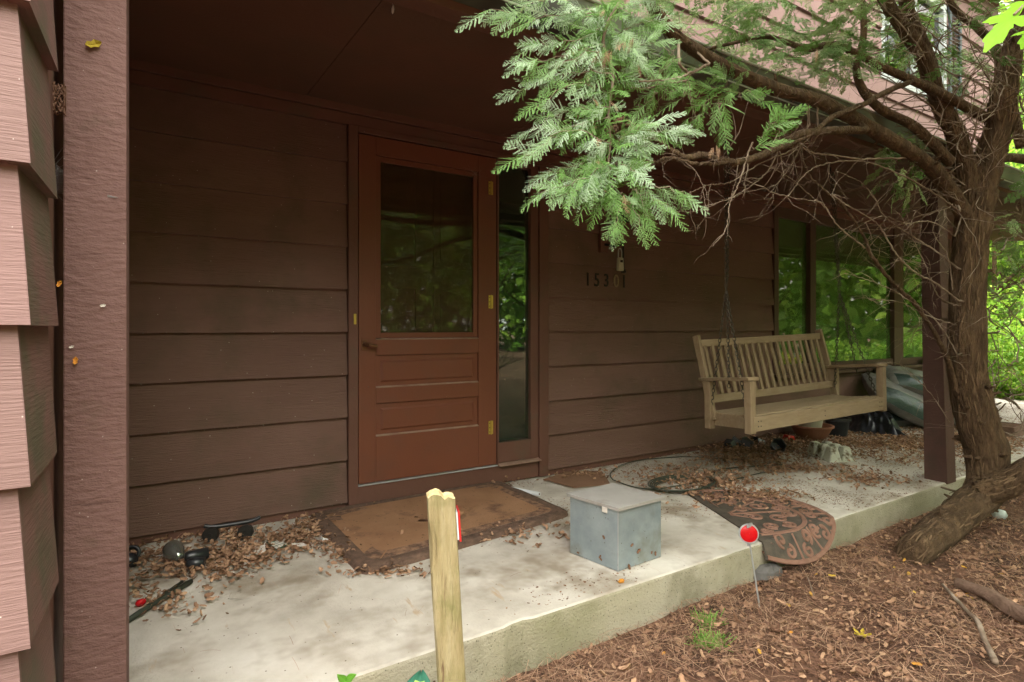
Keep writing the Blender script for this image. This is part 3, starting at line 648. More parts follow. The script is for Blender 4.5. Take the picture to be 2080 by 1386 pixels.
# fibres along the rim
T = np.array([(0, -.04, 0), (1, -.02, 0), (1, .02, 0), (0, .04, 0)]); F4 = np.array([[0, 1, 2, 3]])
pos, fw = [], []
for i in range(2600):
    t = R.random(); u, v = rr(t, R.uniform(-.006, .04)); p = rquad(u, v); p.z = R.uniform(.004, .026); pos.append(p)
    q = p - (cs[0] + cs[2]) / 2; q.z = 0; q = q.normalized() + Vector((R.gauss(0, .6), R.gauss(0, .6), R.uniform(.0, .9))); fw.append(q)
V, F, x = instance(T, F4, frames(np.array(pos), np.array(fw), NR.normal(size=(len(pos), 3)), NR.uniform(.006, .013, len(pos))), NR.random(len(pos)))
np_obj('rim_fibre', V, F, M['coirrim'], DM, x)

# ------------------------------------------------------------------ half round scroll mat, its front end drooping off the slab
mo = Vector((2.78, 2.437, 0)); ma = Vector((-.34, -.777, 0)); ma.normalize(); mb = Vector((.92, -.39, 0)).normalized(); ML = .93
def MP(s, t, z=0):  # s along the straight edge, t away from it
    p = mo + ma * s + mb * t; e = SE - .004
    if p.y < e:
        over = e - p.y; p.y = e - over * .50; p.z = -over * .86 - .002
        q = min(1, over / .03); return p + Vector((0, -.87 * q, .5 + .5 * (1 - q))).normalized() * z
    return p + Vector((0, 0, z))
HM = empty('scroll_mat', MP(.45, .3), 'half round black rubber mat with terracotta scrollwork drooping over the slab edge', 'mat')
def dshape(f, n=60):   # closed outline of the D at scale f
    h = ML / 2 * f; pts = [(ML / 2 - h, (1 - f) * .1), (ML / 2 - h, (1 - f) * .1)]
    return [(ML / 2 - h * math.cos(math.pi * i / n), (1 - f) * .12 + .60 * f * math.sin(math.pi * i / n) ** .82) for i in range(n + 1)]
g = G(); nu, nv = 60, 40
def mfn(u, v):
    s = ML * u; hmax = .60 * max(0, math.sin(math.acos(max(-1, min(1, 1 - 2 * u))))) ** .82; return MP(s, max(.004, hmax) * v, .006)
g.grid(mfn, nu, nv); g.obj('base', M['rubber'], HM, solid=.008)
def ribbon(g, pts, w_, z0=.010, z1=.016):
    m = len(pts); vs = []
    for i, (s, t) in enumerate(pts):
        a = pts[max(0, i - 1)]; b_ = pts[min(m - 1, i + 1)]; dx, dy = b_[0] - a[0], b_[1] - a[1]; l = math.hypot(dx, dy) or 1; nx, ny_ = -dy / l * w_ / 2, dx / l * w_ / 2
        for k, z in ((1, z0), (.75, z1), (-.75, z1), (-1, z0)): vs.append(MP(s + nx * k, t + ny_ * k, z))
    g.add(vs, [(i * 4 + q, i * 4 + q + 1, (i + 1) * 4 + q + 1, (i + 1) * 4 + q) for i in range(m - 1) for q in range(3)])
def spiral(cx, cy, r0, turns, dirn, st, n=26):
    return [(cx + r0 * (1 - .78 * i / n) * math.cos(st + dirn * turns * 2 * math.pi * i / n), cy + r0 * (1 - .78 * i / n) * math.sin(st + dirn * turns * 2 * math.pi * i / n)) for i in range(n + 1)]
g = G()
outl = dshape(.975); ribbon(g, outl, .024); ribbon(g, [(.02, .014), (ML - .02, .014)], .024)
inn = dshape(.66); ribbon(g, inn, .024); ribbon(g, [(.08, .055), (ML - .08, .055)], .012); ribbon(g, [(.30, .06), (.16, .30), (.24, .42)], .014); ribbon(g, [(ML - .30, .06), (ML - .16, .30), (ML - .24, .42)], .014)
ribbon(g, [(ML / 2, .05), (ML / 2, .41)], .013); ribbon(g, [(ML / 2 - .01, .05), (.22, .38)], .012); ribbon(g, [(ML / 2 + .01, .05), (ML - .22, .38)], .012)
for k in range(9):         # S-scrolls in the outer band
    a = math.pi * (k + .5) / 9; sx, sy = -math.cos(a), math.sin(a)
    cx, cy = ML / 2 + sx * .378, .03 + sy ** .82 * .49; dn = 1 if k % 2 else -1
    tx, ty = sy, -sx
    for q in (-1, 1):
        c2 = (cx + sx * .026 * q + tx * .02 * q * dn, cy + sy * .03 * q + ty * .02 * q * dn)
        ribbon(g, spiral(c2[0], c2[1], .036, 1.15, dn, math.atan2(-sy * q, -sx * q)), .016)
    ax = math.pi * (k + 1) / 9
    if k < 8:
        s1, s2 = -math.cos(ax), math.sin(ax); ribbon(g, [(ML / 2 + s1 * .325, .04 + s2 ** .82 * .42), (ML / 2 + s1 * .44, .02 + s2 ** .82 * .565)], .012)
for cx, cy, r_, dn in ((.40, .16, .05, 1), (.53, .16, .05, -1), (.36, .28, .055, -1), (.57, .28, .055, 1), (.42, .37, .04, 1), (.51, .37, .04, -1), (.26, .17, .045, 1), (.67, .17, .045, -1), (.27, .27, .04, -1), (.66, .27, .04, 1), (.2, .10, .03, 1), (.73, .1, .03, -1)):
    ribbon(g, spiral(cx, cy, r_, 1.4, dn, R.uniform(0, 6)), .016)
g.obj('scrollwork', M['terracotta'], HM)

# ------------------------------------------------------------------ leaning timber post with reflector
P0 = at(932, 1520, 1.46); P0.z = -.2; P1 = at(894, 1002, 1.50)
TP = empty('timber_post', P0, 'short leaning weathered square timber post with a broken top beside the slab', 'post')
ax_ = (P1 - P0).normalized(); sx_ = Vector((.93, -.36, 0)); sx_ = (sx_ - ax_ * sx_.dot(ax_)).normalized(); sy_ = ax_.cross(sx_).normalized() * 1
if sy_.y < 0: sy_ = -sy_
hw = .036
outline = []
for (a, b_) in ((-1, -1), (1, -1), (1, 1), (-1, 1)):
    nx = {(-1, -1): (1, -1), (1, -1): (1, 1), (1, 1): (-1, 1), (-1, 1): (-1, -1)}[(a, b_)]
    for q in range(8):
        outline.append((a + (nx[0] - a) * (q + .0) / 8, b_ + (nx[1] - b_) * (q + .0) / 8))
def tz(a, b_): return .007 * math.cos(a * 2.2 + .9) - .011 * math.exp(-((a - .25) / .22) ** 2) + .004 * mnoise.noise(Vector((a * 2.4, b_ * 2.4, 5))) - .004 * (abs(a) ** 6)
g = G(); nl = 70; LT = (P1 - P0).length; no = len(outline)
for i in range(nl + 1):
    h = i / nl * LT; vs = []
    for (a, b_) in outline:
        k = hw
        rnd = 1 - .06 * (abs(a) > .97 and abs(b_) > .97)
        dd = .0022 * mnoise.noise(Vector((a * 6, b_ * 6, h * 2.5))) + .0015 * mnoise.noise(Vector((a * 22, b_ * 22, h * 3)))
        # rot notches down the left arris
        if a < -.7 and b_ < -.4: dd -= .011 * max(0, mnoise.noise(Vector((0, b_ * .5, h * 8 + 3))) - .05)
        hh = h
        if i == nl: hh += tz(a, b_)
        g.v.append(P0 + ax_ * hh + sx_ * a * (k * rnd + dd) + sy_ * b_ * (k * rnd + dd))
for i in range(nl):
    for q in range(no): g.f.append((i * no + q, i * no + (q + 1) % no, (i + 1) * no + (q + 1) % no, (i + 1) * no + q)); g.mi.append(0)
# broken top
b0 = nl * no; prev = list(range(b0, b0 + no))
for rg_ in (.8, .55, .3, .05):
    cur = []
    for q, (a, b_) in enumerate(outline):
        hh = LT + tz(a * rg_, b_ * rg_) + .004 * mnoise.noise(Vector((a * rg_ * 9, b_ * rg_ * 9, 9)))
        cur.append(len(g.v)); g.v.append(P0 + ax_ * hh + sx_ * a * hw * rg_ + sy_ * b_ * hw * rg_)
    for q in range(no): g.f.append((prev[q], prev[(q + 1) % no], cur[(q + 1) % no], cur[q])); g.mi.append(1)
    prev = cur
g.v = [tuple(v) for v in g.v]
g.obj('timber', [M['stump'], M['stumpend']], TP)
g = G(); pc = P0 + ax_ * (LT - .085) + sy_ * .002 + sx_ * (hw + .004)
g.hexa([pc + sy_ * a + sx_ * b_ + ax_ * c for c in (-.035, .035) for a, b_ in ((-.028, -.003), (-.028, .001), (.03, .001), (.03, -.003))]); g.obj('reflector_back', M['white'], TP)
g = G(); pc += sx_ * .004
g.hexa([pc + sy_ * a + sx_ * b_ + ax_ * c for c in (-.04, .04) for a, b_ in ((-.031, -.002), (-.031, .003), (.033, .003), (.033, -.002))]); g.obj('reflector', M['redflat'], TP, bevel=.001)

# round red driveway reflector on a thin stake
b0 = atZ(1545, 1232, -.165); t0 = at(1523, 1104, (b0.y * SA + b0.x * CA) * .995); c0_ = at(1521, 1084, 2.42)
RF = empty('driveway_reflector', b0, 'round red reflector on a thin metal stake in front of the slab', 'reflector')
g = G(); g.beam(b0 - Vector((0, 0, .03)), t0, .007, .003, up=(0, 1, 0)); g.obj('stake', M['alu'], RF)
nrm = Vector((-.62, -.75, .12)).normalized(); q_ = nrm.to_track_quat('Z', 'Y')
def disc(g, c, prof, n=32):
    vs = [c + q_ @ Vector((r * math.cos(2 * math.pi * k / n), r * math.sin(2 * math.pi * k / n), z)) for r, z in prof for k in range(n)]
    g.add(vs, [(i * n + k, i * n + (k + 1) % n, (i + 1) * n + (k + 1) % n, (i + 1) * n + k) for i in range(len(prof) - 1) for k in range(n)])
g = G(); disc(g, c0_, [(.001, -.004), (.040, -.004), (.042, .0), (.040, .004), (.037, .0045), (.036, .002)]); g.beam(c0_ + Vector((-.015, -.004, .037)), c0_ + Vector((.015, -.004, .037)), .006, .016); g.beam(c0_ + Vector((0, 0, -.038)), c0_ + Vector((.002, 0, -.052)), .02, .004, up=(0, 1, 0)); g.obj('rim', M['alu'], RF, smooth=False)
g = G(); disc(g, c0_, [(.036, .003), (.030, .006), (.015, .0085), (.0005, .009)]); g.obj('lens', M['red'], RF, smooth=True)

# ------------------------------------------------------------------ small things on the porch, left
def roundpts(pts, n=40):
    """Catmull-Rom"""
    pts = [Vector(p) for p in pts]; out = []; P_ = [pts[0]] + pts + [pts[-1]]; k = max(2, n // (len(pts) - 1))
    for i in range(1, len(P_) - 2):
        for j in range(k):
            t = j / k; a, b_, c, d_ = P_[i - 1], P_[i], P_[i + 1], P_[i + 2]
            out.append(.5 * ((2 * b_) + (c - a) * t + (2 * a - 5 * b_ + 4 * c - d_) * t * t + (3 * b_ - a - 3 * c + d_) * t ** 3))
    out.append(pts[-1]); return out
FLD = atZ(372, 1128)
FD = empty('floodlight_bulb', FLD, 'smoky grey floodlight bulb in a black socket lying among leaves by the wall', 'bulb')
def lathe_dir(g, c, d, prof, n=24):
    q = Vector(d).to_track_quat('Z', 'Y'); vs = [Vector(c) + q @ Vector((r * math.cos(2 * math.pi * k / n), r * math.sin(2 * math.pi * k / n), z)) for r, z in prof for k in range(n)]
    g.add(vs, [(i * n + k, i * n + (k + 1) % n, (i + 1) * n + (k + 1) % n, (i + 1) * n + k) for i in range(len(prof) - 1) for k in range(n)])
g = G(); c_ = atZ(352, 1118, .048); d_ = (atZ(372, 1140, .02) - c_).normalized()
lathe_dir(g, c_, d_, [(.0, -.038), (.022, -.036), (.038, -.022), (.043, 0), (.038, .022), (.024, .05), (.017, .07), (0, .07)]); g.obj('bulb', M['lampglass'], FD, smooth=True)
g = G(); a = atZ(375, 1132, .045); b_ = atZ(422, 1124, .040); lathe_dir(g, a, b_ - a, [(0, 0), (.016, 0), (.022, .01), (.026, (b_ - a).length), (0, (b_ - a).length)])
a = atZ(380, 1144, .034); b_ = atZ(415, 1143, .030); lathe_dir(g, a, b_ - a, [(0, 0), (.014, 0), (.020, .01), (.022, (b_ - a).length), (0, (b_ - a).length)]); g.obj('socket', M['blackp'], FD, smooth=True)
g = G(); g.tube(roundpts([atZ(350, 1130, .012), atZ(330, 1128, .02), atZ(312, 1132, .014), atZ(299, 1142, .006)]), .0012, 5); g.obj('wire', M['white'], FD)
# toy skateboard like wheels against the wall
TK = empty('toy_skateboard', atZ(465, 1092), 'black toy skateboard lying on its side with two dark wheels showing', 'skateboard')
g = G(); a, b_ = atZ(420, 1082, .05) + Vector((0, .05, .006)), atZ(527, 1066, .05) + Vector((0, .04, .012))
g.tube(roundpts([a + Vector((-.01, 0, .012)), a.lerp(b_, .2), a.lerp(b_, .8), b_ + Vector((.01, 0, .012))], 24), .011, 8); g.obj('deck', M['blackp'], TK, bevel=.004)
for px, py in ((431, 1087), (502, 1082)):
    g = G(); c_ = atZ(px, py, .028); lathe_dir(g, c_ + Vector((.0, .02, 0)), (-.35, -1, .12), [(0, 0), (.032, 0), (.036, .006), (.036, .032), (.031, .038), (.012, .039), (.010, .035), (0, .035)]); g.obj('wheel', M['darkmetal'], TK, smooth=False)
g = G(); lathe_dir(g, atZ(270, 1125, .03), (-.2, -1, .4), [(.018, 0), (.03, .004), (.036, .02), (.034, .035), (.024, .03), (.018, .01)]); lathe_dir(g, atZ(262, 1138, .02), (.2, -1, .2), [(0, 0), (.03, .004), (.03, .03), (0, .035)])
tag(g.obj('pipe_fitting', M['blackp'], smooth=True), 'black plastic fitting half hidden behind the left post', 'fitting')
g = G(); p0, p1 = atZ(248, 1268, .012), atZ(388, 1181, .012); g.tube([p0, p0.lerp(p1, .3) + Vector((0, 0, .002)), p0.lerp(p1, .6), p1], .010, 10); g.tube([p0 + Vector((.01, .026, -.002)), p1 + Vector((-.03, .02, -.002))], .006, 8)
tag(g.obj('black_rod', M['hose'], smooth=True), 'long thin black rod lying across the leaves at the left post', 'rod')
RB = empty('red_bulb', atZ(283, 1226), 'small glossy red christmas bulb on the slab beside the black rod', 'bulb')
g = G(); lathe_dir(g, atZ(275, 1228, .013), atZ(292, 1222, .013) - atZ(275, 1228, .013), [(0, 0), (.007, .002), (.013, .012), (.013, .022), (.009, .032), (.006, .034)], 18); g.obj('bulb', M['red'], RB, smooth=True)
g = G(); lathe_dir(g, atZ(289, 1223, .013), atZ(297, 1220, .013) - atZ(289, 1223, .013), [(.0055, 0), (.006, .01), (0, .011)], 12); g.obj('cap', M['bronze'], RB)
def sheet(pxs, z, th=.0015):
    g = G(); P_ = [atZ(px, py, z_ + .014) for (px, py, z_) in pxs]; g.hexa([p for p in P_] + [p + Vector((0, 0, th)) for p in P_]); return g
tag(sheet([(518, 1112, .006), (517, 1127, .004), (540, 1128, .004), (538, 1107, .014)], 0).obj('paper_scrap', M['paper']), 'small cream paper scrap on the leaves beside a printed card', 'paper')
PC = empty('printed_card', atZ(565, 1112), 'green and white printed card lying on the leaf litter by the wall', 'card')
sheet([(541, 1102, .012), (562, 1118, .006), (588, 1106, .006), (566, 1099, .012)], 0).obj('card', M['cardgreen'], PC)
g = G()
for r_ in range(3):
    for c_ in range(4):
        u0, u1 = .06 + c_ * .235, .06 + c_ * .235 + .2; v0, v1 = .08 + r_ * .29, .08 + r_ * .29 + .24
        A = [atZ(541, 1102, .026), atZ(562, 1118, .020), atZ(588, 1106, .020), atZ(566, 1099, .026)]
        f = lambda u, v: A[0].lerp(A[3], u).lerp(A[1].lerp(A[2], u), v) + Vector((0, 0, .0018))
        g.add([f(u0, v0), f(u0, v1), f(u1, v1), f(u1, v0)], [(0, 1, 2, 3)])
g.obj('print', M['paper'], PC)
tag(sheet([(592, 1104, .006), (594, 1112, .003), (622, 1110, .003), (616, 1104, .008)], 0).obj('paper_scrap', M['paper']), 'torn pinkish paper scrap right of the printed card', 'paper')
g = G(); g.tube(roundpts([atZ(652, 1091, .012), atZ(657, 1096, .02), atZ(665, 1097, .012)]), [.008] * 41 if False else .007, 8); tag(g.obj('crumpled_tissue', M['white'], smooth=True), 'tiny crumpled white tissue at the left edge of the doormat', 'litter')
WT = empty('white_tube', atZ(1067, 998), 'white plastic tube lying behind the doormat near the door', 'tube')
g = G(); a, b_ = atZ(1038, 993, .012), atZ(1096, 1004, .012); lathe_dir(g, a, b_ - a, [(.009, 0), (.013, .001), (.013, (b_ - a).length), (.010, (b_ - a).length), (.009, 0)], 16); g.obj('sleeve', M['white'], WT, smooth=False)
g = G(); lathe_dir(g, b_ - (b_ - a).normalized() * .02, b_ - a, [(.004, 0), (.005, .021), (0, .021)], 10); g.obj('core', M['bronze'], WT)
g = G(); P_ = [atZ(1105, 975), atZ(1165, 992), atZ(1240, 985), atZ(1222, 958), atZ(1150, 960)]
g.add([p + Vector((0, 0, .002)) for p in P_] + [p + Vector((0, 0, .006)) for p in P_], [(4, 3, 2, 1, 0), (5, 6, 7, 8, 9)] + [(i, (i + 1) % 5, 5 + (i + 1) % 5, 5 + i) for i in range(5)])
tag(g.obj('cardboard_piece', M['cardboard']), 'flat brown cardboard piece on the slab behind the metal box', 'cardboard')
# paint splash
g = G(); c_ = atZ(1321, 963, .0); n = 40
g.add([c_ + Vector((math.cos(2 * math.pi * k / n) * (.10 + .03 * mnoise.noise(Vector((k * .9, 0, 0)))), math.sin(2 * math.pi * k / n) * (.055 + .03 * mnoise.noise(Vector((k * .7, 5, 0)))), .0045)) for k in range(n)], [tuple(range(n))])
tag(g.obj('paint_splash', M['paint']), 'dried white paint splash on the shaded slab', kind='structure')
# garden hose / cable loops
HS = empty('garden_hose', atZ(1400, 985), 'dark thin hose trailing in loops over the slab behind the metal box', 'hose')
g = G()
g.tube(roundpts([atZ(1245, 975, .008), atZ(1240, 962, .008), atZ(1262, 945, .008), atZ(1300, 935, .008), atZ(1340, 931, .01), atZ(1400, 928, .008), atZ(1470, 932, .01), atZ(1530, 935, .01)], 60), .0042, 7)
g.tube(roundpts([atZ(1245, 975, .008), atZ(1290, 990, .008), atZ(1350, 996, .008), atZ(1400, 998, .01), atZ(1450, 990, .008), atZ(1490, 975, .01), atZ(1560, 958, .008), atZ(1610, 952, .008)], 60), .0042, 7)
g.tube(roundpts([atZ(1330, 994, .014), atZ(1390, 985, .012), atZ(1440, 972, .012), atZ(1460, 955, .010), atZ(1520, 948, .008), atZ(1590, 944, .008)], 60), .005, 7)
for k in range(5):
    c_ = atZ(1385, 985, .012); g.tube([c_ + Vector((.20 * math.cos(a) * (1 + k * .07) , .12 * math.sin(a) * (1 + k * .09), .004 * k)) for a in np.linspace(.3 * k, 5.2 + .3 * k, 40)], .0045, 6)
g.obj('tube', M['hose'], HS, smooth=True)

# ------------------------------------------------------------------ right end: pots, bags, tarp, foam tray, junk
def pot(name, c, prof, m, label, cat, extra=None):
    o = empty(name, c, label, cat); g = G(); g.lathe(c, prof, 32); g.obj('body', M[m], o, smooth=False); return o
c_ = atZ(1648, 892)
pot('clay_bowl', c_, [(0, .004), (.10, .0), (.14, .05), (.175, .115), (.19, .12), (.19, .135), (.17, .135), (.13, .06), (0, .05)], 'clay', 'wide shallow terracotta bowl on the floor under the swing', 'bowl')
pot('flower_pot', c_ + Vector((-.02, .0, .055)), [(0, .0), (.085, .0), (.12, .2), (.13, .2), (.13, .225), (.11, .225), (.08, .03), (0, .03)], 'palepot', 'pale plastic flower pot standing in the terracotta bowl', 'pot')
c_ = atZ(1700, 886)
BP = pot('black_pot', c_, [(0, .0), (.085, .0), (.105, .15), (.12, .155), (.12, .18), (.10, .18), (.08, .03), (0, .03)], 'blackp', 'black plastic nursery pot right of the terracotta bowl', 'pot')
g = G(); g.tube([c_ + Vector((.115 * math.cos(a), 0.02, .175 + .10 * math.sin(a))) for a in np.linspace(0, math.pi, 16)], .002, 5); g.obj('handle', M['darkmetal'], BP)
# foam cell tray: 2 x 3 tapered cups
FT = empty('foam_cell_tray', atZ(1697, 935), 'grubby white foam tray of tapered cells upside down on the slab', 'tray')
o_ = atZ(1690, 936); e_x = (atZ(1727, 934) - o_); e_x = e_x.normalized(); e_y = Vector((-.25, .97, 0))
e_x = Vector((.9, -.42, 0)).normalized(); e_y = Vector((.42, .9, 0)).normalized() 
g = G()
for i in range(2):
    for j in range(3):
        p = o_ + e_x * (i * .105) + e_y * (j * .10 - .0); s1, s2 = .050, .028
        g.hexa([p + e_x * a * s1 + e_y * b_ * s1 + Vector((0, 0, .003)) for a, b_ in ((-1, -1), (1, -1), (1, 1), (-1, 1))] + [p + e_x * a * s2 + e_y * b_ * s2 + Vector((0, 0, .11)) for a, b_ in ((-1, -1), (1, -1), (1, 1), (-1, 1))])
g.obj('cells', M['foam'], FT, bevel=.01, seg=3)
g = G(); g.hexa([o_ + e_x * a + e_y * b_ + Vector((0, 0, z)) for z in (0, .008) for a, b_ in ((-.06, -.06), (.165, -.06), (.165, .26), (-.06, .26))]); g.obj('rim', M['foam'], FT, bevel=.002)
# bags: pillow shapes
def bag(name, c, L_, W_, H_, rz, tilt, label, m1='bag', seed=0, roll=0):
    q = Matrix.Rotation(rz, 3, 'Z') @ Matrix.Rotation(tilt, 3, 'Y') @ Matrix.Rotation(roll, 3, 'X')
    o = empty(name, c, label, 'bag', 'soil bags piled under the window')
    g = G(); nu, nv = 34, 26
    def f(u, v, sgn):
        a, b_ = u * 2 - 1, v * 2 - 1
        e = (1 - abs(a) ** 3.2) ** .5 * (1 - abs(b_) ** 2.6) ** .55
        x = a * L_ / 2 * (1 - .05 * (abs(b_) ** 4)); y = b_ * W_ / 2 * (1 - .10 * abs(a) ** 6)
        z = sgn * H_ / 2 * e + .014 * mnoise.noise(Vector((a * 3 + seed, b_ * 3, seed))) * (1 if sgn > 0 else .3)
        z += .010 * abs(mnoise.noise(Vector((a * 2 + seed, b_ * 14, seed)))) * (abs(a) > .45) + .02 * (abs(a) > .93) * mnoise.noise(Vector((a, b_ * 9, seed)))
        return c + q @ Vector((x, y, z + H_ / 2))
    g.grid(lambda u, v: f(u, v, 1), nu, nv); nf = len(g.f)
    for k in range(nf):
        i, j = k // nv, k % nv; a, b_ = i / nu, j / nv
        if m1 == 'bag' and ((b_ < .24 and .05 < a < .95) ): g.mi[k] = 1
    g.cm = 0; g.grid(lambda u, v: f(u, 1 - v, -1), nu, nv)
    g.obj('sack', [M[m1], M['baggreen']], o, smooth=True)
    g = G()
    for k in range(7):
        u0 = .25 + k * .06
        for ln in range(3):
            vv = .36 + ln * .05 + (.18 if k > 3 else 0) 
            P_ = [f(u0, vv, 1), f(u0 + .045, vv, 1), f(u0 + .045, vv + .02, 1), f(u0, vv + .02, 1)]
            g.add([p + q @ Vector((0, 0, .004)) for p in P_], [(0, 1, 2, 3)])
    g.obj('print', M['baggreen' if m1 != 'bag' else 'galv'], o)
    return o
bag('soil_bag', at(1818, 836, 5.95), .84, .56, .27, math.radians(-34), math.radians(27), 'grey printed soil bag slumped lowest in the pile under the window', seed=1, roll=math.radians(26))
bag('soil_bag', at(1850, 795, 6.1), .80, .50, .22, math.radians(-30), math.radians(14), 'grey and green soil bag lying highest on the pile beside the post', seed=5, roll=math.radians(20))
g_ = bag('soil_bag', at(1800, 866, 6.1), .6, .5, .2, math.radians(-30), 0, 'dark soil bag flattened under the other two bags', seed=15)
bag('soil_bag', Vector((7.35, 2.55, .0)), .7, .42, .20, math.radians(20), 0, 'pale teal soil bag on the floor between the right post and the tree trunk', m1='bagteal', seed=9)
bag('soil_bag', Vector((7.5, 2.75, .20)), .7, .42, .18, math.radians(35), 0, 'pale teal soil bag lying on top of another between post and trunk', m1='bagteal', seed=12)
# black sheeting heap
g = G(); A = [atZ(1690, 835, .10), atZ(1722, 880, .0), atZ(1855, 893, .0), atZ(1812, 842, .14)]
def tf(u, v):
    p = A[0].lerp(A[3], u).lerp(A[1].lerp(A[2], u), v)
    h = .15 * math.sin(math.pi * min(1, v * .9 + .12)) * math.sin(math.pi * (u * .9 + .06)) ** .5
    r_ = abs(mnoise.noise(Vector((u * 5, v * 2.2, 1)))) * .08 + abs(mnoise.noise(Vector((u * 13 + v * 6, v * 5, 4)))) * .04
    ed = min(1, min(u, 1 - u, 1 - v) * 7)
    p = p + Vector((.05 * mnoise.noise(Vector((u * 4, v * 4, 9))), .05 * mnoise.noise(Vector((u * 4, v * 4, 19))), 0))
    p.z = max(.003, (h + r_) * ed + p.z * .6 * (1 - v)); return p
g.grid(tf, 60, 44); tag(g.obj('black_sheeting', M['tarp'], smooth=True), 'crumpled black plastic sheeting on the floor below the soil bags', 'plastic sheet')
g = G(); c_ = atZ(1602, 896, .02); g.hexa([c_ + Vector(p) for p in ((-.05, -.03, 0), (.06, -.05, -.01), (.09, .03, 0), (-.03, .05, .01), (-.04, -.02, .055), (.03, -.03, .05), (.05, .02, .045), (-.03, .03, .06))])
tag(g.obj('red_plastic_scrap', M['redflat'], bevel=.008), 'bright red broken plastic piece in the leaves under the swing', 'scrap')
JK = empty('junk_heap', atZ(1520, 920), 'tangled black plant trays and twigs half buried in leaves under the swing', 'plant trays')
for k in range(5):
    g = G(); c_ = atZ(1478 + k * 24, 916 - 8 * (k % 2), .0) + Vector((0, 0, (.03, .012, .035, .02, .03)[k])); q = Matrix.Rotation(R.uniform(0, 3), 3, 'Z') @ Matrix.Rotation(R.choice([-1, 1]) * R.uniform(1.0, 1.6), 3, 'X')
    for s_ in (0,):
        g.lathe((0, 0, 0), [(.0, .0), (.045, .0), (.06, .075), (.066, .076), (.058, .07), (.042, .008), (0, .008)], 6)
        g.v = [tuple(c_ + q @ Vector(v)) for v in g.v]
    g.obj('plant_tray', M['blackp'], JK)
g = G(); c_ = atZ(1560, 893, .05)
for i in range(140):
    a = i * 2.4; zz = i / 140; r_ = .045 * math.sin(math.pi * (zz * .85 + .1)); p = c_ + Vector((r_ * math.cos(a), r_ * math.sin(a), zz * .09 - .03)); d_ = Vector((math.cos(a), math.sin(a), .5)) * .012
    s1 = Vector((-math.sin(a), math.cos(a), 0)) * .006
    g.add([p - s1, p + s1, p + d_ + s1 * .7, p + d_ - s1 * .7], [(0, 1, 2, 3)])
tag(g.obj('pine_cone', M['log']), 'large open pine cone on the leaf heap below the swing', 'pine cone')
# dark crumpled cloth on the window sill and planter box at the far right
g = G(); c_ = Vector((7.98, W - .10, .60)); g.lathe(c_, [(.13, 0), (.12, .03), (.07, .09), (.0, .11)], 16, sq=(1.3, .35)); tag(g.obj('dark_cloth', M['tarp'], smooth=True), 'small dark bundle sitting on the window sill', 'cloth')
c_ = atZ(2068, 886); PB = empty('planter_box', c_, 'low dark wooden planter box at the right edge beyond the trunk', 'planter')
g = G()
for k, z in enumerate((.0, .05)):
    g.box(c_.x - .16, c_.x + .4, c_.y - .02, c_.y + .0, z + .003, z + .046); g.box(c_.x - .16, c_.x - .14, c_.y + .001, c_.y + .4, z + .003, z + .046); g.box(c_.x - .16, c_.x + .4, c_.y + .4, c_.y + .42, z + .003, z + .046)
g.obj('boards', M['log'], PB)
g = G(); g.box(c_.x - .14, c_.x + .4, c_.y + .001, c_.y + .4, .0, .07); g.obj('soil', M['mulch'], PB)

# ------------------------------------------------------------------ leaf and needle litter
def leaf_template():
    # 2 x 5 grid, lobed and curled
    T = []; prof = [(0, .02), (.22, .26), (.45, .20), (.68, .30), (1, .03)]
    for x, w_ in prof:
        for sg in (-1, 0, 1): T.append((x - .5, sg * w_, (abs(sg) * .13 - .10 * math.sin(x * 3))))
    F_ = [(i * 3 + j, (i + 1) * 3 + j, (i + 1) * 3 + j + 1, i * 3 + j + 1) for i in range(4) for j in range(2)]
    return np.array(T), np.array(F_)
LT_, LF_ = leaf_template()
def leaf_mats(P_, smin, smax, tiltk=.5, zlift=.008):
    n = len(P_); a = NR.uniform(0, 2 * math.pi, n); f = np.stack([np.cos(a), np.sin(a), NR.normal(0, tiltk * .7, n)], 1)
    u = np.stack([NR.normal(0, tiltk, n), NR.normal(0, tiltk, n), NR.choice([1, 1, 1, -1], n)], 1)
    P2 = P_.copy(); P2[:, 2] += np.abs(NR.normal(0, zlift, n)) + .004
    return frames(P2, f, u, NR.uniform(smin, smax, n) * 1.0)
def needle_tmpl(seg=3, w_=.02):
    T = []; 
    for i in range(seg + 1):
        x = i / seg; T += [(x - .5, -w_, .06 * math.sin(x * 3.1)), (x - .5, w_, .06 * math.sin(x * 3.1) )]
    return np.array(T), np.array([(2 * i, 2 * i + 2, 2 * i + 3, 2 * i + 1) for i in range(seg)])
NT_, NF_ = needle_tmpl()
def ground_pts(n, x0, x1, y0, y1, bias=0):
    P_ = []
    while len(P_) < n:
        # sample evenly in view: more points close to the camera
        x = R.uniform(x0, x1); y = R.uniform(y0, y1); d = x * CA + y * SA
        if R.random() > min(1, (1.1 / max(.6, d)) ** 1.1): continue
        if mnoise.noise(Vector((x * 2.3, y * 2.3, n * .001))) < R.uniform(-.55, .1): continue
        P_.append((x, y, gh(x, y)))
    return np.array(P_)
Pg = ground_pts(24000, .3, 7.5, -.2, 1.64)
V1 = instance(LT_, LF_, leaf_mats(Pg, .008, .030, .6, .008), np.clip(NR.normal(.45, .25, len(Pg)), 0, 1))
np_o = np_obj('leaf_litter', *V1[:2], M['litter'], None, V1[2]); tag(np_o, 'brown dead leaves scattered over the ground', 'leaves', kind='stuff')
Pn = ground_pts(64000, .3, 6.5, -.2, 1.64); Pn[:, 2] += .004
V1 = instance(NT_, NF_, leaf_mats(Pn, .03, .10, .30, .014) * np.array([1, .45, 1, 1])[None, None, :], NR.random(len(Pn)))
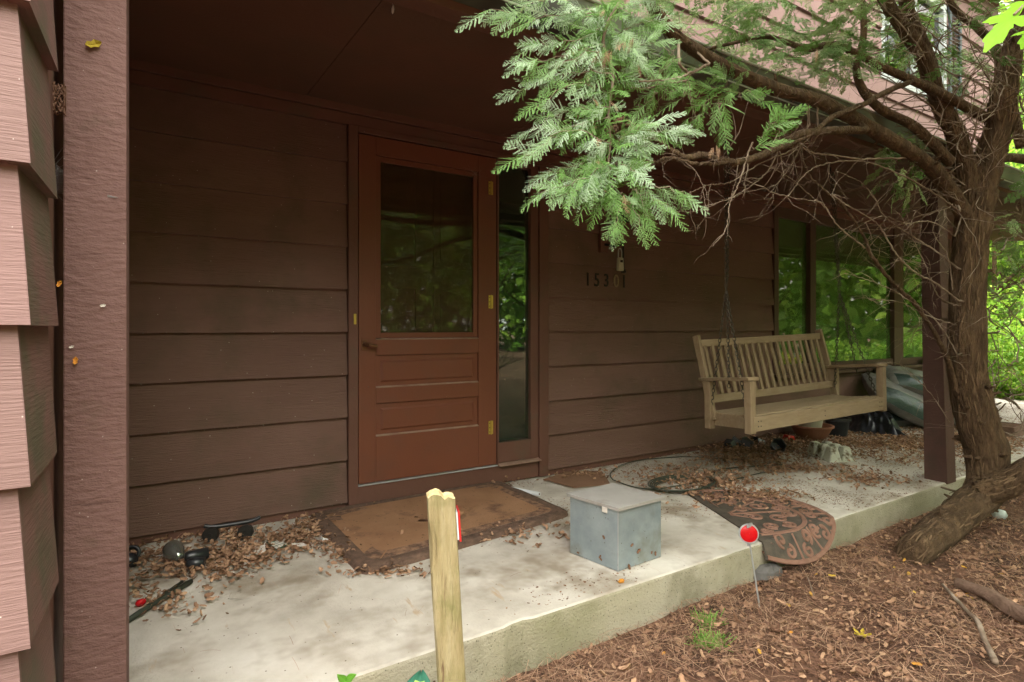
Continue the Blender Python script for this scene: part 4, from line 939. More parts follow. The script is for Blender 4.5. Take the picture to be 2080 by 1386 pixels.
tag(np_obj('needle_litter', *V1[:2], M['needle'], None, V1[2]), 'fine brown needles and stalks over the mulch', 'needles', kind='stuff')
Po = ground_pts(110, .6, 4.5, .2, 1.6); Po[:, 2] += .008
V1 = instance(LT_, LF_, leaf_mats(Po, .016, .034, .4), NR.random(len(Po)))
tag(np_obj('orange_leaf_litter', *V1[:2], M['orangeleaf'], None, V1[2]), 'scattered small orange and yellow leaves on the mulch', 'leaves', kind='stuff')
Pc = ground_pts(520, .3, 5, -.1, 1.6); V1 = instance(LT_ * np.array([1, .8, 1.6]), LF_, leaf_mats(Pc, .028, .055, .7, .015), np.clip(NR.normal(.75, .2, len(Pc)), 0, 1))
tag(np_obj('large_leaf_litter', *V1[:2], M['litter'], None, V1[2]), 'larger curled tan leaves lying on the mulch', 'leaves', kind='stuff')
# porch litter: clusters (px, py, spread x, spread y, n)
Pp = []
def cl(px, py, sx, sy, n, z=0):
    for _ in range(n):
        q = atZ(px + R.gauss(0, sx), py + R.gauss(0, sy)); 
        if q.y < W - .03 and q.y > SE + .02: Pp.append((q.x, q.y, z * R.random() + R.uniform(0, .012)))
for a in ((300, 1140, 45, 14, 80), (420, 1150, 60, 16, 240), (500, 1125, 45, 14, 200), (430, 1090, 60, 8, 100), (600, 1095, 40, 14, 150), (640, 1075, 25, 18, 120), (690, 1120, 18, 14, 70), (330, 1225, 60, 22, 70), (280, 1165, 30, 20, 40),
          (1000, 1085, 110, 12, 120), (780, 1165, 50, 4, 50), (700, 1030, 60, 5, 60), (980, 982, 60, 4, 50), (1180, 965, 50, 8, 50), (1400, 975, 55, 13, 330), (1470, 985, 40, 8, 120),
          (1520, 925, 60, 12, 420), (1590, 905, 60, 12, 600), (1700, 900, 60, 12, 500), (1800, 895, 70, 12, 700), (1870, 905, 50, 14, 350), (1620, 955, 60, 6, 200), (1760, 975, 40, 9, 150), (1770, 930, 40, 5, 60), (1850, 940, 30, 6, 60),
          (1960, 900, 40, 20, 400), (2050, 900, 40, 10, 300), (1500, 1010, 50, 10, 120), (1580, 1010, 30, 6, 70), (1990, 870, 30, 8, 120), (1300, 915, 100, 8, 90), (1520, 912, 34, 5, 260, .035), (1560, 906, 30, 5, 200, .05), (1480, 918, 24, 4, 150, .03), (1600, 903, 24, 4, 90, .03), (1510, 935, 45, 6, 160)): cl(*a)
Pp = np.array(Pp); Pp = np.concatenate([Pp, Pp[NR.integers(0, len(Pp), len(Pp))] + NR.normal(0, .04, (len(Pp), 3)) * np.array([1, 1, 0])]); Pp = Pp[(Pp[:, 1] > SE + .02) & (Pp[:, 1] < W - .03)]
V1 = instance(LT_, LF_, leaf_mats(Pp, .013, .036, .6, .008), np.clip(NR.normal(.5, .28, len(Pp)), 0, 1))
tag(np_obj('porch_leaf_litter', *V1[:2], M['porchlitter'], None, V1[2]), 'dry brown leaves drifted over the porch floor', 'leaves', kind='stuff')
Pp2 = Pp[NR.integers(0, len(Pp), 2500)] + NR.normal(0, .05, (2500, 3)) * np.array([1, 1, 0]); Pp2 = Pp2[(Pp2[:, 1] > SE + .02) & (Pp2[:, 1] < W - .02)]
xs_ = NR.uniform(0, 4.4, 260); ys_ = NR.uniform(SE + .02, W - .1, 260); Pp2 = np.concatenate([Pp2, np.stack([xs_, ys_, np.full(260, .002)], 1)])
V1 = instance(NT_, NF_, leaf_mats(Pp2, .02, .065, .2, .004) * np.array([1, .4, 1, 1])[None, None, :], NR.random(len(Pp2)))
tag(np_obj('porch_twig_litter', *V1[:2], M['needle'], None, V1[2]), 'thin twigs and stalks scattered on the porch slab', 'twigs', kind='stuff')

nc = 60000; cx_ = NR.uniform(.2, 9.5, nc); cy_ = NR.uniform(SE + .01, W - .02, nc)
kp = np.array([mnoise.noise(Vector((a * 1.9, b * 2.6, 6))) + .16 * min(a - 2.2, 2.2) + .25 * (b - 2.6) > R.uniform(-.1, .55) for a, b in zip(cx_, cy_)])
Pk = np.stack([cx_[kp], cy_[kp], np.full(kp.sum(), .001)], 1)
V1 = instance(LT_, LF_, leaf_mats(Pk, .003, .012, .3, .001), NR.random(len(Pk)) * .7)
tag(np_obj('crumb_litter', *V1[:2], M['litter'], None, V1[2]), 'crumbled leaf bits strewn over the shaded porch floor', 'leaves', kind='stuff')
# single leaves stuck to the left post and the box
def one_leaf(name, p, nrm, size, m, label, rot=0, cat='leaf', curl=1.0):
    q = Vector(nrm).to_track_quat('Z', 'Y').to_matrix() @ Matrix.Rotation(rot, 3, 'Z'); g = G()
    g.add([Vector(p) + q @ (Vector((t[0], t[1], t[2] * curl)) * size) for t in LT_], [tuple(f) for f in LF_]); return tag(g.obj(name, M[m], solid=.0006), label, cat)
py_ = 1.628
for px, py, s_, m, r_, lb in ((190, 90, .034, 'yleaf', .5, 'large curled tan leaf caught on the left post near the top'), (120, 577, .016, 'orangeleaf', 1.2, 'orange leaf stuck on the left edge of the left post'),
                              (153, 733, .018, 'orangeleaf', 1.5, 'orange leaf stuck low on the face of the left post'), (209, 621, .012, 'paper', .2, 'tiny pale petal stuck in the middle of the left post'), (145, 705, .010, 'paper', .4, 'tiny pale flake above the lower orange leaf on the left post')):
    p = atY(px, py, py_); one_leaf('stuck_leaf', p, (0, -1, .2), s_, m, lb, r_)
DN = atY(121, 205, 1.55); g = G()
for k in range(26):
    a = k * .7; pts = [DN + Vector((.010 * math.cos(a + j * .5), .012 * math.sin(a * 1.7 + j), -.03 + j * .012 + .003 * (k % 3))) for j in range(6)]; g.tube(pts, .0015, 4)
tag(g.obj('mud_nest', M['needle']), 'small dry grassy nest wedged between wing siding and left post', 'nest')
p_ = at(797, 22, 1.9); g = G(); g.tube([at(800, -30, 1.9), p_ + Vector((0, 0, .02))], .0004, 4); lathe_dir(g, p_ + Vector((0, 0, -.012)), (.1, 0, 1), [(0, 0), (.004, .006), (.005, .018), (.002, .032), (0, .034)], 10)
tag(g.obj('hanging_cocoon', M['silk'], smooth=True), 'tiny pale cocoon hanging on a thread under the porch ceiling', 'cocoon')
# cobweb strands between wing and post
g = G()
b_ = atY(240, 402, 1.628)
for k in range(20):
    a2 = at(107, 330 + k * 3.2, 1.30 + .01 * (k % 3)); mid = a2.lerp(b_, .5) + Vector((0, 0, -.010 + .0008 * (k - 8))); g.tube(roundpts([a2, mid, b_], 10), [.0007 - .00003 * j for j in range(11)], 3)
    if k % 3 == 0: g.tube([a2, at(128, 300 + k * 6, 1.33)], .0004, 3)
tag(g.obj('cobweb', M['silk']), 'wispy white cobweb strung from the wing siding to the left post', 'cobweb')
g = G(); c_ = Vector((1.725, W - .040, 2.02))
for k in range(26): g.tube([c_ + Vector((R.gauss(0, .012), R.gauss(0, .003), R.gauss(0, .014))), c_ + Vector((R.gauss(-.03, .04), R.gauss(0, .004), R.gauss(.02, .03)))], .0004, 3)
tag(g.obj('cobweb', M['web']), 'small dusty cobweb at the top right corner of the door glass', 'cobweb')

V1 = instance(LT_, LF_, frames(DBP, NR.normal(size=(len(DBP), 3)), NR.normal(size=(len(DBP), 3)), NR.uniform(.003, .012, len(DBP))), NR.random(len(DBP)))
tag(np_obj('wall_crumbs', *V1[:2], M['web'], H, V1[2]), kind='stuff')
# ------------------------------------------------------------------ the cedar tree in front of the porch
def dpx(px): return 1.75 + (px - 1300) * (3.25 - 1.75) / 650 if px > 1300 else 1.75
def pl(pts, dd=None, off=0):
    return [at(p[0], p[1], (p[2] if len(p) > 2 else dpx(p[0])) + off) for p in pts]
CT = empty('cedar_tree', atZ(1850, 1142, -.17), 'gnarled cedar tree leaning in front of the porch with bare twigs and pale green sprays', 'tree')
def limb(pts, r0, r1, name='limb', m='bark', n=14, k=12, wob=.16, parent=CT, ridge=.0):
    if r0 > .06: n, k, ridge = 56, 24, .10
    P_ = roundpts(pts, max(20, (len(pts) - 1) * k)); m_ = len(P_); g = G()
    g.tube(P_, [r0 + (r1 - r0) * i / (m_ - 1) for i in range(m_)], n, wob=wob, ridge=ridge); g.obj(name, M[m], parent, smooth=True); return P_
tr = roundpts([Vector(atZ(1838, 1150, -.24)), at(1856, 1120, 2.90), at(1900, 1085, 3.0), at(1955, 1040, 3.13), at(2003, 990, 3.27), at(2004, 920, 3.3), at(1984, 850, 3.3), at(1966, 760, 3.3), at(1964, 660, 3.3), at(1966, 560, 3.3), at(1975, 470, 3.3), at(1985, 400, 3.3)], 130)
m_ = len(tr); g = G()
def trr(i):
    t = i / m_; 
    if t < .34: return .076 + .05 * t
    return .097 + .009 * math.sin((t - .3) * 9)
g.tube(tr, [trr(i) * (1 + .05 * mnoise.noise(Vector((i * .15, 0, 0)))) for i in range(m_)], 72, wob=.10, ridge=.10); g.obj('trunk', M['bark'], CT, smooth=True)
LB = limb([at(1985, 1000, 3.2), at(2040, 985, 3.15), at(2100, 955, 3.1), at(2200, 900, 3.1)], .080, .07, n=20)
LR = limb([at(1980, 440, 3.3), at(2003, 340, 3.28), at(2030, 260, 3.25), at(2040, 180, 3.2), at(2062, 80, 3.2), at(2095, -60, 3.2), at(2120, -400, 3.2)], .082, .04, n=20)
LL = limb([at(1972, 450, 3.3), at(1966, 360, 3.3), at(1945, 280, 3.25), at(1905, 200, 3.2), at(1872, 110, 3.1), at(1810, 20, 3.0), at(1750, -80, 2.9), at(1600, -300, 2.6)], .061, .022, n=18)
L3 = limb([at(1895, 180, 3.2), at(1880, 110, 3.25), at(1850, 40, 3.2), at(1830, -40, 3.1), at(1800, -250, 3.0)], .048, .02, n=12)
LW = limb([at(1960, 440, 3.28), at(1920, 375, 3.2), at(1880, 330, 3.1), at(1810, 285, 2.95), at(1740, 245, 2.8), at(1660, 205, 2.6), at(1580, 182, 2.42), at(1500, 150, 2.25), at(1410, 100, 2.08), at(1350, 50, 1.95), at(1310, -30, 1.85), at(1290, -200, 1.8)], .044, .016, n=14)
B1 = limb([at(2003, 240, 3.25), at(1930, 200, 3.15), at(1870, 172, 3.0), at(1800, 140, 2.9), at(1700, 92, 2.8), at(1640, 100, 2.7), at(1560, 75, 2.6), at(1480, 90, 2.4), at(1400, 110, 2.2)], .028, .005, n=10)
limb([at(1930, 330, 3.2), at(1860, 260, 3.1), at(1780, 215, 3.0), at(1740, 150, 2.95), at(1755, 60, 2.9), at(1745, -60, 2.9)], .03, .012, n=10)
limb([at(2075, 300, 3.6), at(2030, 120, 3.5), at(1990, 60, 3.4), at(1940, 20, 3.3), at(1900, -60, 3.2)], .03, .014, n=10)
limb([at(2120, 330, 3.9), at(2050, 320, 3.7), at(1990, 330, 3.5), at(1900, 290, 3.3), at(1830, 240, 3.2)], .035, .012, n=10)
J = [(1756, 264), (1645, 269), (1597, 288), (1566, 307), (1508, 329), (1470, 328), (1432, 316), (1391, 320), (1359, 304), (1331, 285), (1290, 262), (1255, 250)]
bare = [(J, .022, .006), ([(1995, 240), (1930, 200), (1860, 165), (1734, 221), (1693, 237), (1661, 262), (1629, 282), (1550, 316), (1496, 329), (1420, 333), (1360, 322), (1331, 329), (1280, 324)], .019, .004),
        ([(1945, 800), (1930, 745), (1900, 680), (1860, 620), (1832, 593), (1801, 561), (1766, 513), (1756, 482), (1715, 421), (1693, 402), (1645, 358), (1626, 304)], .016, .004),
        ([(1861, 320), (1756, 323), (1693, 316), (1642, 307), (1610, 280)], .008, .004),
        ([(1756, 504), (1702, 459), (1674, 417), (1655, 409), (1582, 396), (1547, 378)], .006, .002),
        ([(1680, 424), (1645, 396), (1594, 355), (1550, 335)], .004, .002),
        ([(1945, 610), (1900, 575), (1861, 555), (1820, 516), (1782, 456), (1718, 415), (1690, 395)], .009, .003),
        ([(1945, 545), (1900, 510), (1861, 485), (1800, 443), (1775, 402), (1747, 370), (1700, 350)], .008, .002),
        ([(1528, 291), (1521, 307), (1502, 370), (1483, 412), (1474, 466), (1448, 501)], .006, .0015),
        ([(1640, 268), (1620, 280), (1582, 307), (1566, 339), (1540, 367), (1486, 402), (1432, 418)], .007, .002),
        ([(1661, 262), (1623, 297), (1540, 335), (1483, 370), (1435, 377), (1400, 393)], .006, .0015),
        ([(1645, 250), (1616, 320), (1591, 358), (1553, 405)], .004, .0015),
        ([(1945, 720), (1900, 650), (1830, 600), (1780, 575), (1717, 555)], .006, .0015),
        ([(1940, 660), (1880, 640), (1830, 615), (1770, 608), (1770, 612)], .005, .0015),
        ([(1930, 860), (1890, 800), (1830, 742), (1780, 738)], .004, .0012),
        ([(1940, 480), (1890, 450), (1840, 455), (1790, 440), (1730, 470)], .006, .0015),
        ([(1950, 430), (1900, 395), (1840, 360), (1760, 330), (1690, 330), (1640, 350), (1600, 400)], .008, .002),
        ([(1380, 130), (1400, 160), (1350, 170), (1300, 180), (1260, 165)], .008, .003), ([(1440, 130), (1400, 150), (1370, 160), (1300, 165)], .007, .003),
        ([(1935, 590), (1925, 520), (1895, 470), (1915, 420)], .005, .0015), ([(1940, 620), (1905, 600), (1880, 540), (1850, 470), (1860, 430)], .006, .0015)]
allb = []
gt = G()
for pts, r0, r1 in bare:
    P_ = roundpts(pl(pts, off=R.uniform(-.12, .08)), 12 * len(pts)); 
    cand = min([q for Q in (LW, tr, LL) for q in Q], key=lambda q: (q - P_[0]).length)
    if (cand - P_[0]).length < .22:
        P_ = roundpts([cand, cand.lerp(P_[0], .5)] + P_[::3] + [P_[-1]], 12 * len(pts) + 24)
    P_ = [p + Vector((R.gauss(0, .0012), R.gauss(0, .0012), R.gauss(0, .0016))) for p in P_]
    if r0 > .012:
        g = G(); m_ = len(P_); g.tube(P_, [(r0 + (r1 - r0) * i / (m_ - 1)) * .9 for i in range(m_)], 9, wob=.22); g.obj('limb', M['bark'], CT, smooth=True)
    else:
        m_ = len(P_); gt.tube(P_, [(r0 + (r1 - r0) * (i / (m_ - 1)) ** .7) * .72 * (1 + .25 * mnoise.noise(Vector((i * .7, r0 * 900, 0)))) for i in range(m_)], 6, wob=.1)
    allb.append((P_, r0, r1))
def twig(p, d, L_, r0, depth=0, droop=.0, n=9):
    pts = [Vector(p)]; d = Vector(d).normalized()
    for i in range(n):
        d = (d + Vector((R.gauss(0, .16), R.gauss(0, .16), R.gauss(-droop, .16)))).normalized(); pts.append(pts[-1] + d * L_ / n)
    gt.tube(pts, [r0 * (1 - .75 * i / n) for i in range(n + 1)], 5 if r0 > .0016 else 4)
    if depth:
        for _ in range(R.randint(1, 3)):
            i = R.randint(2, n - 1); dd = (pts[i + 1] - pts[i]).normalized() if i < n else d
            twig(pts[i], dd + Vector((R.gauss(0, .7), R.gauss(0, .7), R.gauss(0, .6))), L_ * R.uniform(.35, .65), r0 * .55, depth - 1, droop, 6)
    return pts
for P_, r0, r1 in allb + [(LW, .04, .016), (B1, .03, .006)]:
    m_ = len(P_); k = int(sum((P_[i + 1] - P_[i]).length for i in range(m_ - 1)) * 9)
    for _ in range(k):
        i = R.randint(int(m_ * .12), m_ - 2); t = (P_[i + 1] - P_[i]).normalized(); d = t * .8 + Vector((R.gauss(0, .6), R.gauss(0, .6), R.gauss(-.15, .6)))
        twig(P_[i], d, R.uniform(.07, .24), R.uniform(.0009, .0020), 1, R.uniform(-.02, .06))
for P_ in (LL, LR, L3):       # upper bare twigs
    for _ in range(46):
        i = R.randint(5, len(P_) - 2); twig(P_[i], Vector((R.gauss(-.6, .6), R.gauss(-.1, .5), R.gauss(0, .35))), R.uniform(.3, .9), R.uniform(.003, .006), 2, .01, 12)
for _ in range(90):           # right hand tangle
    twig(at(R.uniform(1990, 2110), R.uniform(180, 880), R.uniform(3.2, 5)), Vector((R.choice([-1, 1]), R.gauss(0, .5), R.gauss(0, .5))), R.uniform(.3, .8), R.uniform(.003, .007), 2, .0, 11)
gt.obj('twigs', M['twig'], CT, smooth=True)
print('twig faces', len(gt.f))

# peeling bark strips and broken stubs
sp, sf, su, ss = [], [], [], []
gs = G()
for P_, ra, rb, n_ in ((tr, .094, .10, 1500), (LR, .082, .05, 700), (LL, .061, .03, 500), (LW, .044, .018, 420), (LB, .080, .072, 260)):
    m_ = len(P_)
    for q in range(n_):
        i = R.randint(1, m_ - 2); f = i / m_; rr_ = ra + (rb - ra) * f
        if P_ is tr: rr_ = (.076 + .05 * f) if f < .34 else .097 + .009 * math.sin((f - .3) * 9)
        t = (P_[i + 1] - P_[i]).normalized(); nv_ = Vector((R.gauss(0, 1), R.gauss(0, 1), R.gauss(0, 1))); nv_ = (nv_ - t * nv_.dot(t)).normalized()
        sp.append(tuple(P_[i] + nv_ * rr_ * R.uniform(.93, .99))); sf.append(tuple(t + Vector((R.gauss(0, .12), R.gauss(0, .12), R.gauss(0, .12))))); su.append(tuple(nv_ + Vector((R.gauss(0, .25), R.gauss(0, .25), R.gauss(0, .25))))); ss.append(R.uniform(.03, .10) * (.6 if rr_ < .05 else 1))
        if q % 60 == 0: gs.tube([P_[i] + nv_ * rr_ * .8, P_[i] + nv_ * (rr_ + .012) + t * .004, P_[i] + nv_ * (rr_ + R.uniform(.02, .05)) + t * .012], [R.uniform(.010, .018) * (rr_ / .09) ** .5, .009 * (rr_ / .09) ** .5, .005], 8, wob=.3)
V1 = instance(NT_ * np.array([1, 1.7, 1.0]), NF_, frames(np.array(sp), np.array(sf), np.array(su), np.array(ss)), NR.random(len(sp)))
tag(np_obj('bark_strips', *V1[:2], M['barkstrip'], CT, V1[2]), kind='stuff')
tag(gs.obj('branch_stubs', M['bark'], CT, smooth=True), kind='stuff')
# flat fan sprays
def spray(np_, nf, fl=.062, fw=.0078):
    quads = []; rr_ = random.Random(np_ * 100 + nf)
    def dia(a, d, l, w_, z0, z1):   # slim diamond leaf from a along d
        n_ = (-d[1], d[0]); quads.append([(a[0], a[1], z0), (a[0] + d[0] * l * .45 + n_[0] * w_, a[1] + d[1] * l * .45 + n_[1] * w_, (z0 + z1) / 2 + .003), (a[0] + d[0] * l, a[1] + d[1] * l, z1), (a[0] + d[0] * l * .45 - n_[0] * w_, a[1] + d[1] * l * .45 - n_[1] * w_, (z0 + z1) / 2 - .003)])
    zf = lambda x, y: -.16 * x * x - .28 * y * y
    for i in range(10):
        x0, x1 = i / 10, (i + 1) / 10; w_ = .010 * (1 - .6 * x0); quads.append([(x0, -w_, zf(x0, 0)), (x1, -w_, zf(x1, 0)), (x1, w_, zf(x1, 0)), (x0, w_, zf(x0, 0))])
    for i in range(np_):
        s = .06 + .92 * i / np_
        for sg in (-1, 1):
            if rr_.random() < .06: continue
            s2 = s + (.4 / np_ if sg > 0 else 0); L_ = .46 * (1 - s2) ** .85 * min(1, .5 + s2 * 2) + .04; L_ *= rr_.uniform(.6, 1.25)
            an = math.radians(rr_.uniform(30, 54)); dx, dy = math.cos(an), math.sin(an) * sg
            n_f = max(2, int(nf * L_ / .35)); 
            # pinna axis
            for q in range(3):
                a0, a1_ = q / 3 * L_, (q + 1) / 3 * L_; p0 = (s2 + dx * a0, dy * a0); dia(p0, (dx, dy), a1_ - a0 + .02, fw * .8, zf(*p0), zf(s2 + dx * a1_, dy * a1_))
            for q in range(n_f):
                f = (q + .7) / (n_f + .2); bx_, by_ = s2 + dx * L_ * f, dy * L_ * f; l = fl * (1.05 - .6 * f) * rr_.uniform(.75, 1.2)
                for s3 in (-1, 1):
                    b2 = math.atan2(dy, dx) + s3 * math.radians(rr_.uniform(26, 38)); d2 = (math.cos(b2), math.sin(b2)); ex, ey = bx_ + d2[0] * l, by_ + d2[1] * l
                    dia((bx_, by_), d2, l, fw, zf(bx_, by_), zf(ex, ey) - .01)
    T_ = np.array(quads).reshape(-1, 3); F_ = np.arange(len(T_)).reshape(-1, 4); return T_, F_
SH = [spray(8, 10), spray(10, 8), spray(7, 10, .07), spray(9, 9, .055), spray(6, 11, .065)]
SL_ = [spray(8, 4, .13, .020), spray(7, 5, .13, .018)]
print('spray', [len(s[1]) for s in SH], [len(s[1]) for s in SL_])
class Spr:
    def __init__(s): s.d = []
    def add(s, p, f, u, sz, v): s.d.append((tuple(p), tuple(f), tuple(u), sz, v))
    def build(s, tmpl, name, m, parent):
        parts = []
        for k, (T_, F_) in enumerate(tmpl):
            dd = s.d[k::len(tmpl)]
            if not dd: continue
            parts.append(instance(T_, F_, frames(np.array([x[0] for x in dd]), np.array([x[1] for x in dd]), np.array([x[2] for x in dd]), np.array([x[3] for x in dd])), np.array([x[4] for x in dd])))
        V, F, x = merge(parts); print(name, len(F)); return np_obj(name, V, F, M[m], parent, x)
near = Spr()
camv = Vector((0, 0, 1.03))
def branchlet(a, b_, sz=(.07, .118), n=9, droop=.3, spread=.75, vv=(.2, .9)):
    P_ = roundpts([a, a.lerp(b_, .5) + Vector((R.gauss(0, .015), R.gauss(0, .015), R.gauss(.0, .022))), b_], 14); L_ = (b_ - a).length
    P_ = [p + Vector((R.gauss(0, .004), R.gauss(0, .004), R.gauss(0, .004))) for p in P_]; gb.tube(P_, [.0016 * (1 - .6 * i / len(P_)) for i in range(len(P_))], 5)
    side = 1
    for i in range(n):
        f = (i + .4) / n; p = P_[int(f * (len(P_) - 2))]; t = (b_ - a).normalized()
        toc = (camv - p).normalized(); up = (toc * R.uniform(.35, .9) + Vector((0, 0, R.uniform(.25, .9))) + Vector((R.gauss(0, .3), R.gauss(0, .3), R.gauss(0, .2)))).normalized()
        sd_ = t.cross(up).normalized() * side; side = -side
        fwd = (t + sd_ * R.uniform(spread * .4, spread) + Vector((0, 0, -droop * R.uniform(.3, 1.2)))).normalized()
        near.add(p, fwd, up, R.uniform(*sz) * (1 - .25 * f), R.uniform(*vv))
        if R.random() < .5:
            fw2 = (t * .8 + toc * R.uniform(.0, .5) + Vector((R.gauss(0, .45), R.gauss(0, .45), R.gauss(.1, .45)))).normalized()
            near.add(p + toc * .012, fw2, (up + Vector((R.gauss(0, .7), R.gauss(0, .5), R.gauss(0, .5)))).normalized(), R.uniform(*sz) * R.uniform(.55, .9), R.uniform(*vv))
    toc = (camv - b_).normalized(); near.add(P_[-2], (b_ - a).normalized() + Vector((0, 0, -droop * .5)), toc * .6 + Vector((0, 0, .6)), R.uniform(*sz), R.uniform(*vv))
gb = G()
stem = roundpts([at(1320, -60, 1.8), at(1262, 0, 1.74), at(1225, 80, 1.72), at(1245, 150, 1.72), at(1236, 230, 1.70), at(1240, 290, 1.68), at(1235, 350, 1.66), at(1250, 395, 1.64)], 70)
gb.tube(stem, [.007 * (1 - .7 * i / len(stem)) for i in range(len(stem))], 7)
stem2 = roundpts([at(1262, 0, 1.78), at(1180, -30, 1.7), at(1110, -20, 1.62), at(1050, -10, 1.58)], 20); gb.tube(stem2, .004, 6)
tips = [((1120, -10), (985, 20), 1.60), ((1150, -30), (1010, -40), 1.6), ((1200, 30), (1070, 45), 1.62), ((1215, 60), (1075, 90), 1.62), ((1225, 90), (1068, 130), 1.60), ((1235, 140), (1095, 170), 1.62), ((1240, 150), (1040, 190), 1.58), ((1240, 190), (1090, 225), 1.62),
        ((1238, 220), (1075, 268), 1.57), ((1240, 240), (1100, 300), 1.60), ((1238, 290), (1062, 325), 1.56), ((1236, 300), (1110, 350), 1.58), ((1238, 330), (1095, 392), 1.54), ((1240, 340), (1140, 400), 1.56), ((1240, 350), (1200, 405), 1.55),
        ((1245, 300), (1330, 245), 1.62), ((1250, 270), (1385, 262), 1.64), ((1240, 320), (1300, 300), 1.6), ((1240, 330), (1290, 350), 1.6),
        ((1255, 30), (1330, -10), 1.8), ((1240, 80), (1330, 50), 1.75), ((1235, 120), (1330, 85), 1.72), ((1245, 170), (1310, 140), 1.7), ((1225, 60), (1290, 110), 1.7), ((1200, 20), (1270, 60), 1.7), ((1230, 40), (1150, 0), 1.66)]
for (a, b_, d_) in tips: branchlet(at(a[0], a[1], d_ + .08), at(b_[0], b_[1], d_ + R.uniform(-.05, .05)), n=13, vv=(.3, 1))
for (a, b_, d_) in (((1250, 370), (1215, 415), 1.62), ((1262, 390), (1250, 450), 1.62), ((1270, 395), (1305, 455), 1.60), ((1290, 385), (1320, 440), 1.62), ((1300, 380), (1360, 420), 1.60), ((1310, 375), (1390, 395), 1.60)):
    branchlet(at(a[0], a[1], d_ + .04), at(b_[0], b_[1], d_), sz=(.07, .10), n=6, droop=.7, vv=(.25, .8))
for (a, b_, d_) in (((1530, 300), (1595, 238), 2.0), ((1545, 285), (1580, 248), 2.0), ((1480, 185), (1380, 205), 2.1), ((1500, 190), (1430, 180), 2.1), ((1500, 200), (1545, 205), 2.1), ((1440, 200), (1400, 240), 2.05), ((1460, 210), (1470, 260), 2.05), ((1475, 175), (1440, 150), 2.1), ((1350, 95), (1385, 150), 2.05), ((1370, 100), (1340, 150), 2.05), ((1330, 190), (1290, 230), 1.85), ((1320, 190), (1350, 180), 1.85)):
    branchlet(at(a[0], a[1], d_), at(b_[0], b_[1], d_ - .03), sz=(.08, .12), n=5, droop=.5, vv=(0, .6))
for P_ in (stem,):
    for _ in range(80):
        p = P_[R.randint(8, len(P_) - 1)]; near.add(p, (R.gauss(-.5, .6), R.gauss(-.2, .6), R.gauss(-.3, .5)), (R.gauss(0, .5), -.5, .6), R.uniform(.08, .13), R.uniform(.0, .4))
gb.obj('branchlets', M['twig'], CT, smooth=True)
near.build(SH, 'foliage', 'cedar', CT)
brown = Spr()
for _ in range(26):
    p = stem[R.randint(8, len(stem) - 1)] + Vector((R.gauss(0, .05), R.gauss(-.02, .04), R.gauss(0, .05))); brown.add(p, (R.gauss(-.4, .6), R.gauss(-.2, .6), R.gauss(-.5, .4)), (R.gauss(0, .5), -.5, .6), R.uniform(.04, .08), R.uniform(.4, 1))
for px, py in ((1455, 295), (1450, 300), (1462, 300), (1195, 150), (1210, 250), (1660, 100)): brown.add(at(px, py, 2.0), (R.gauss(0, .3), 0, -1), (0, -1, .2), .045, .9)
brown.build(SH, 'dead_sprays', 'needle', CT)
far = Spr()
def cloud(n, x0, x1, y0, y1, d0, d1, sz, fdir=(-.5, -.2, -.2), vv=(0, 1)):
    for _ in range(n):
        px, py = R.uniform(x0, x1), R.uniform(y0, y1); p = at(px, py, R.uniform(d0, d1))
        far.add(p, (R.gauss(fdir[0], .6), R.gauss(fdir[1], .6), R.gauss(fdir[2], .3)), (R.gauss(0, .5), R.gauss(-.3, .4), 1), R.uniform(*sz), R.uniform(*vv))
cloud(90, 1330, 1560, -30, 80, 2.1, 2.8, (.09, .15)); cloud(150, 1450, 1800, -30, 110, 2.4, 3.4, (.10, .17)); cloud(130, 1540, 1760, 60, 160, 2.5, 3.3, (.09, .15)); cloud(120, 1760, 2080, -30, 150, 3.0, 4.0, (.12, .2)); cloud(45, 1850, 2030, 120, 230, 3.3, 4, (.10, .16))
cloud(32, 1790, 1875, 262, 400, 3.0, 3.3, (.10, .16), (-.1, -.1, -.9)); cloud(26, 1320, 1600, 90, 150, 2.0, 2.4, (.07, .12))
cloud(30, 1640, 1700, 100, 180, 2.6, 3, (.08, .12))
cloud(420, 1250, 2300, -560, -40, 1.9, 3.8, (.16, .26)); cloud(120, 2060, 2400, -100, 500, 3, 5, (.15, .25)); cloud(40, 2000, 2100, 430, 620, 4, 6, (.15, .25))
for _ in range(2700):  # unseen sprays added above the frame to shade the slab's right end
    x = .5 + 8 * R.random() ** .85; y = R.uniform(-2.2, 1.25); d = x * CA + y * SA
    if x < 2 and R.random() > (x - .3) / 1.7: continue
    far.add((x, y, 1.03 + .586 * max(d, .9) + .32 + 1.9 * R.random()), (R.gauss(0, 1), R.gauss(0, 1), R.gauss(-.1, .3)), (R.gauss(0, .3), R.gauss(0, .3), 1), R.uniform(.3, .5), R.random())
far.build(SL_, 'crown', 'cedarold', CT)

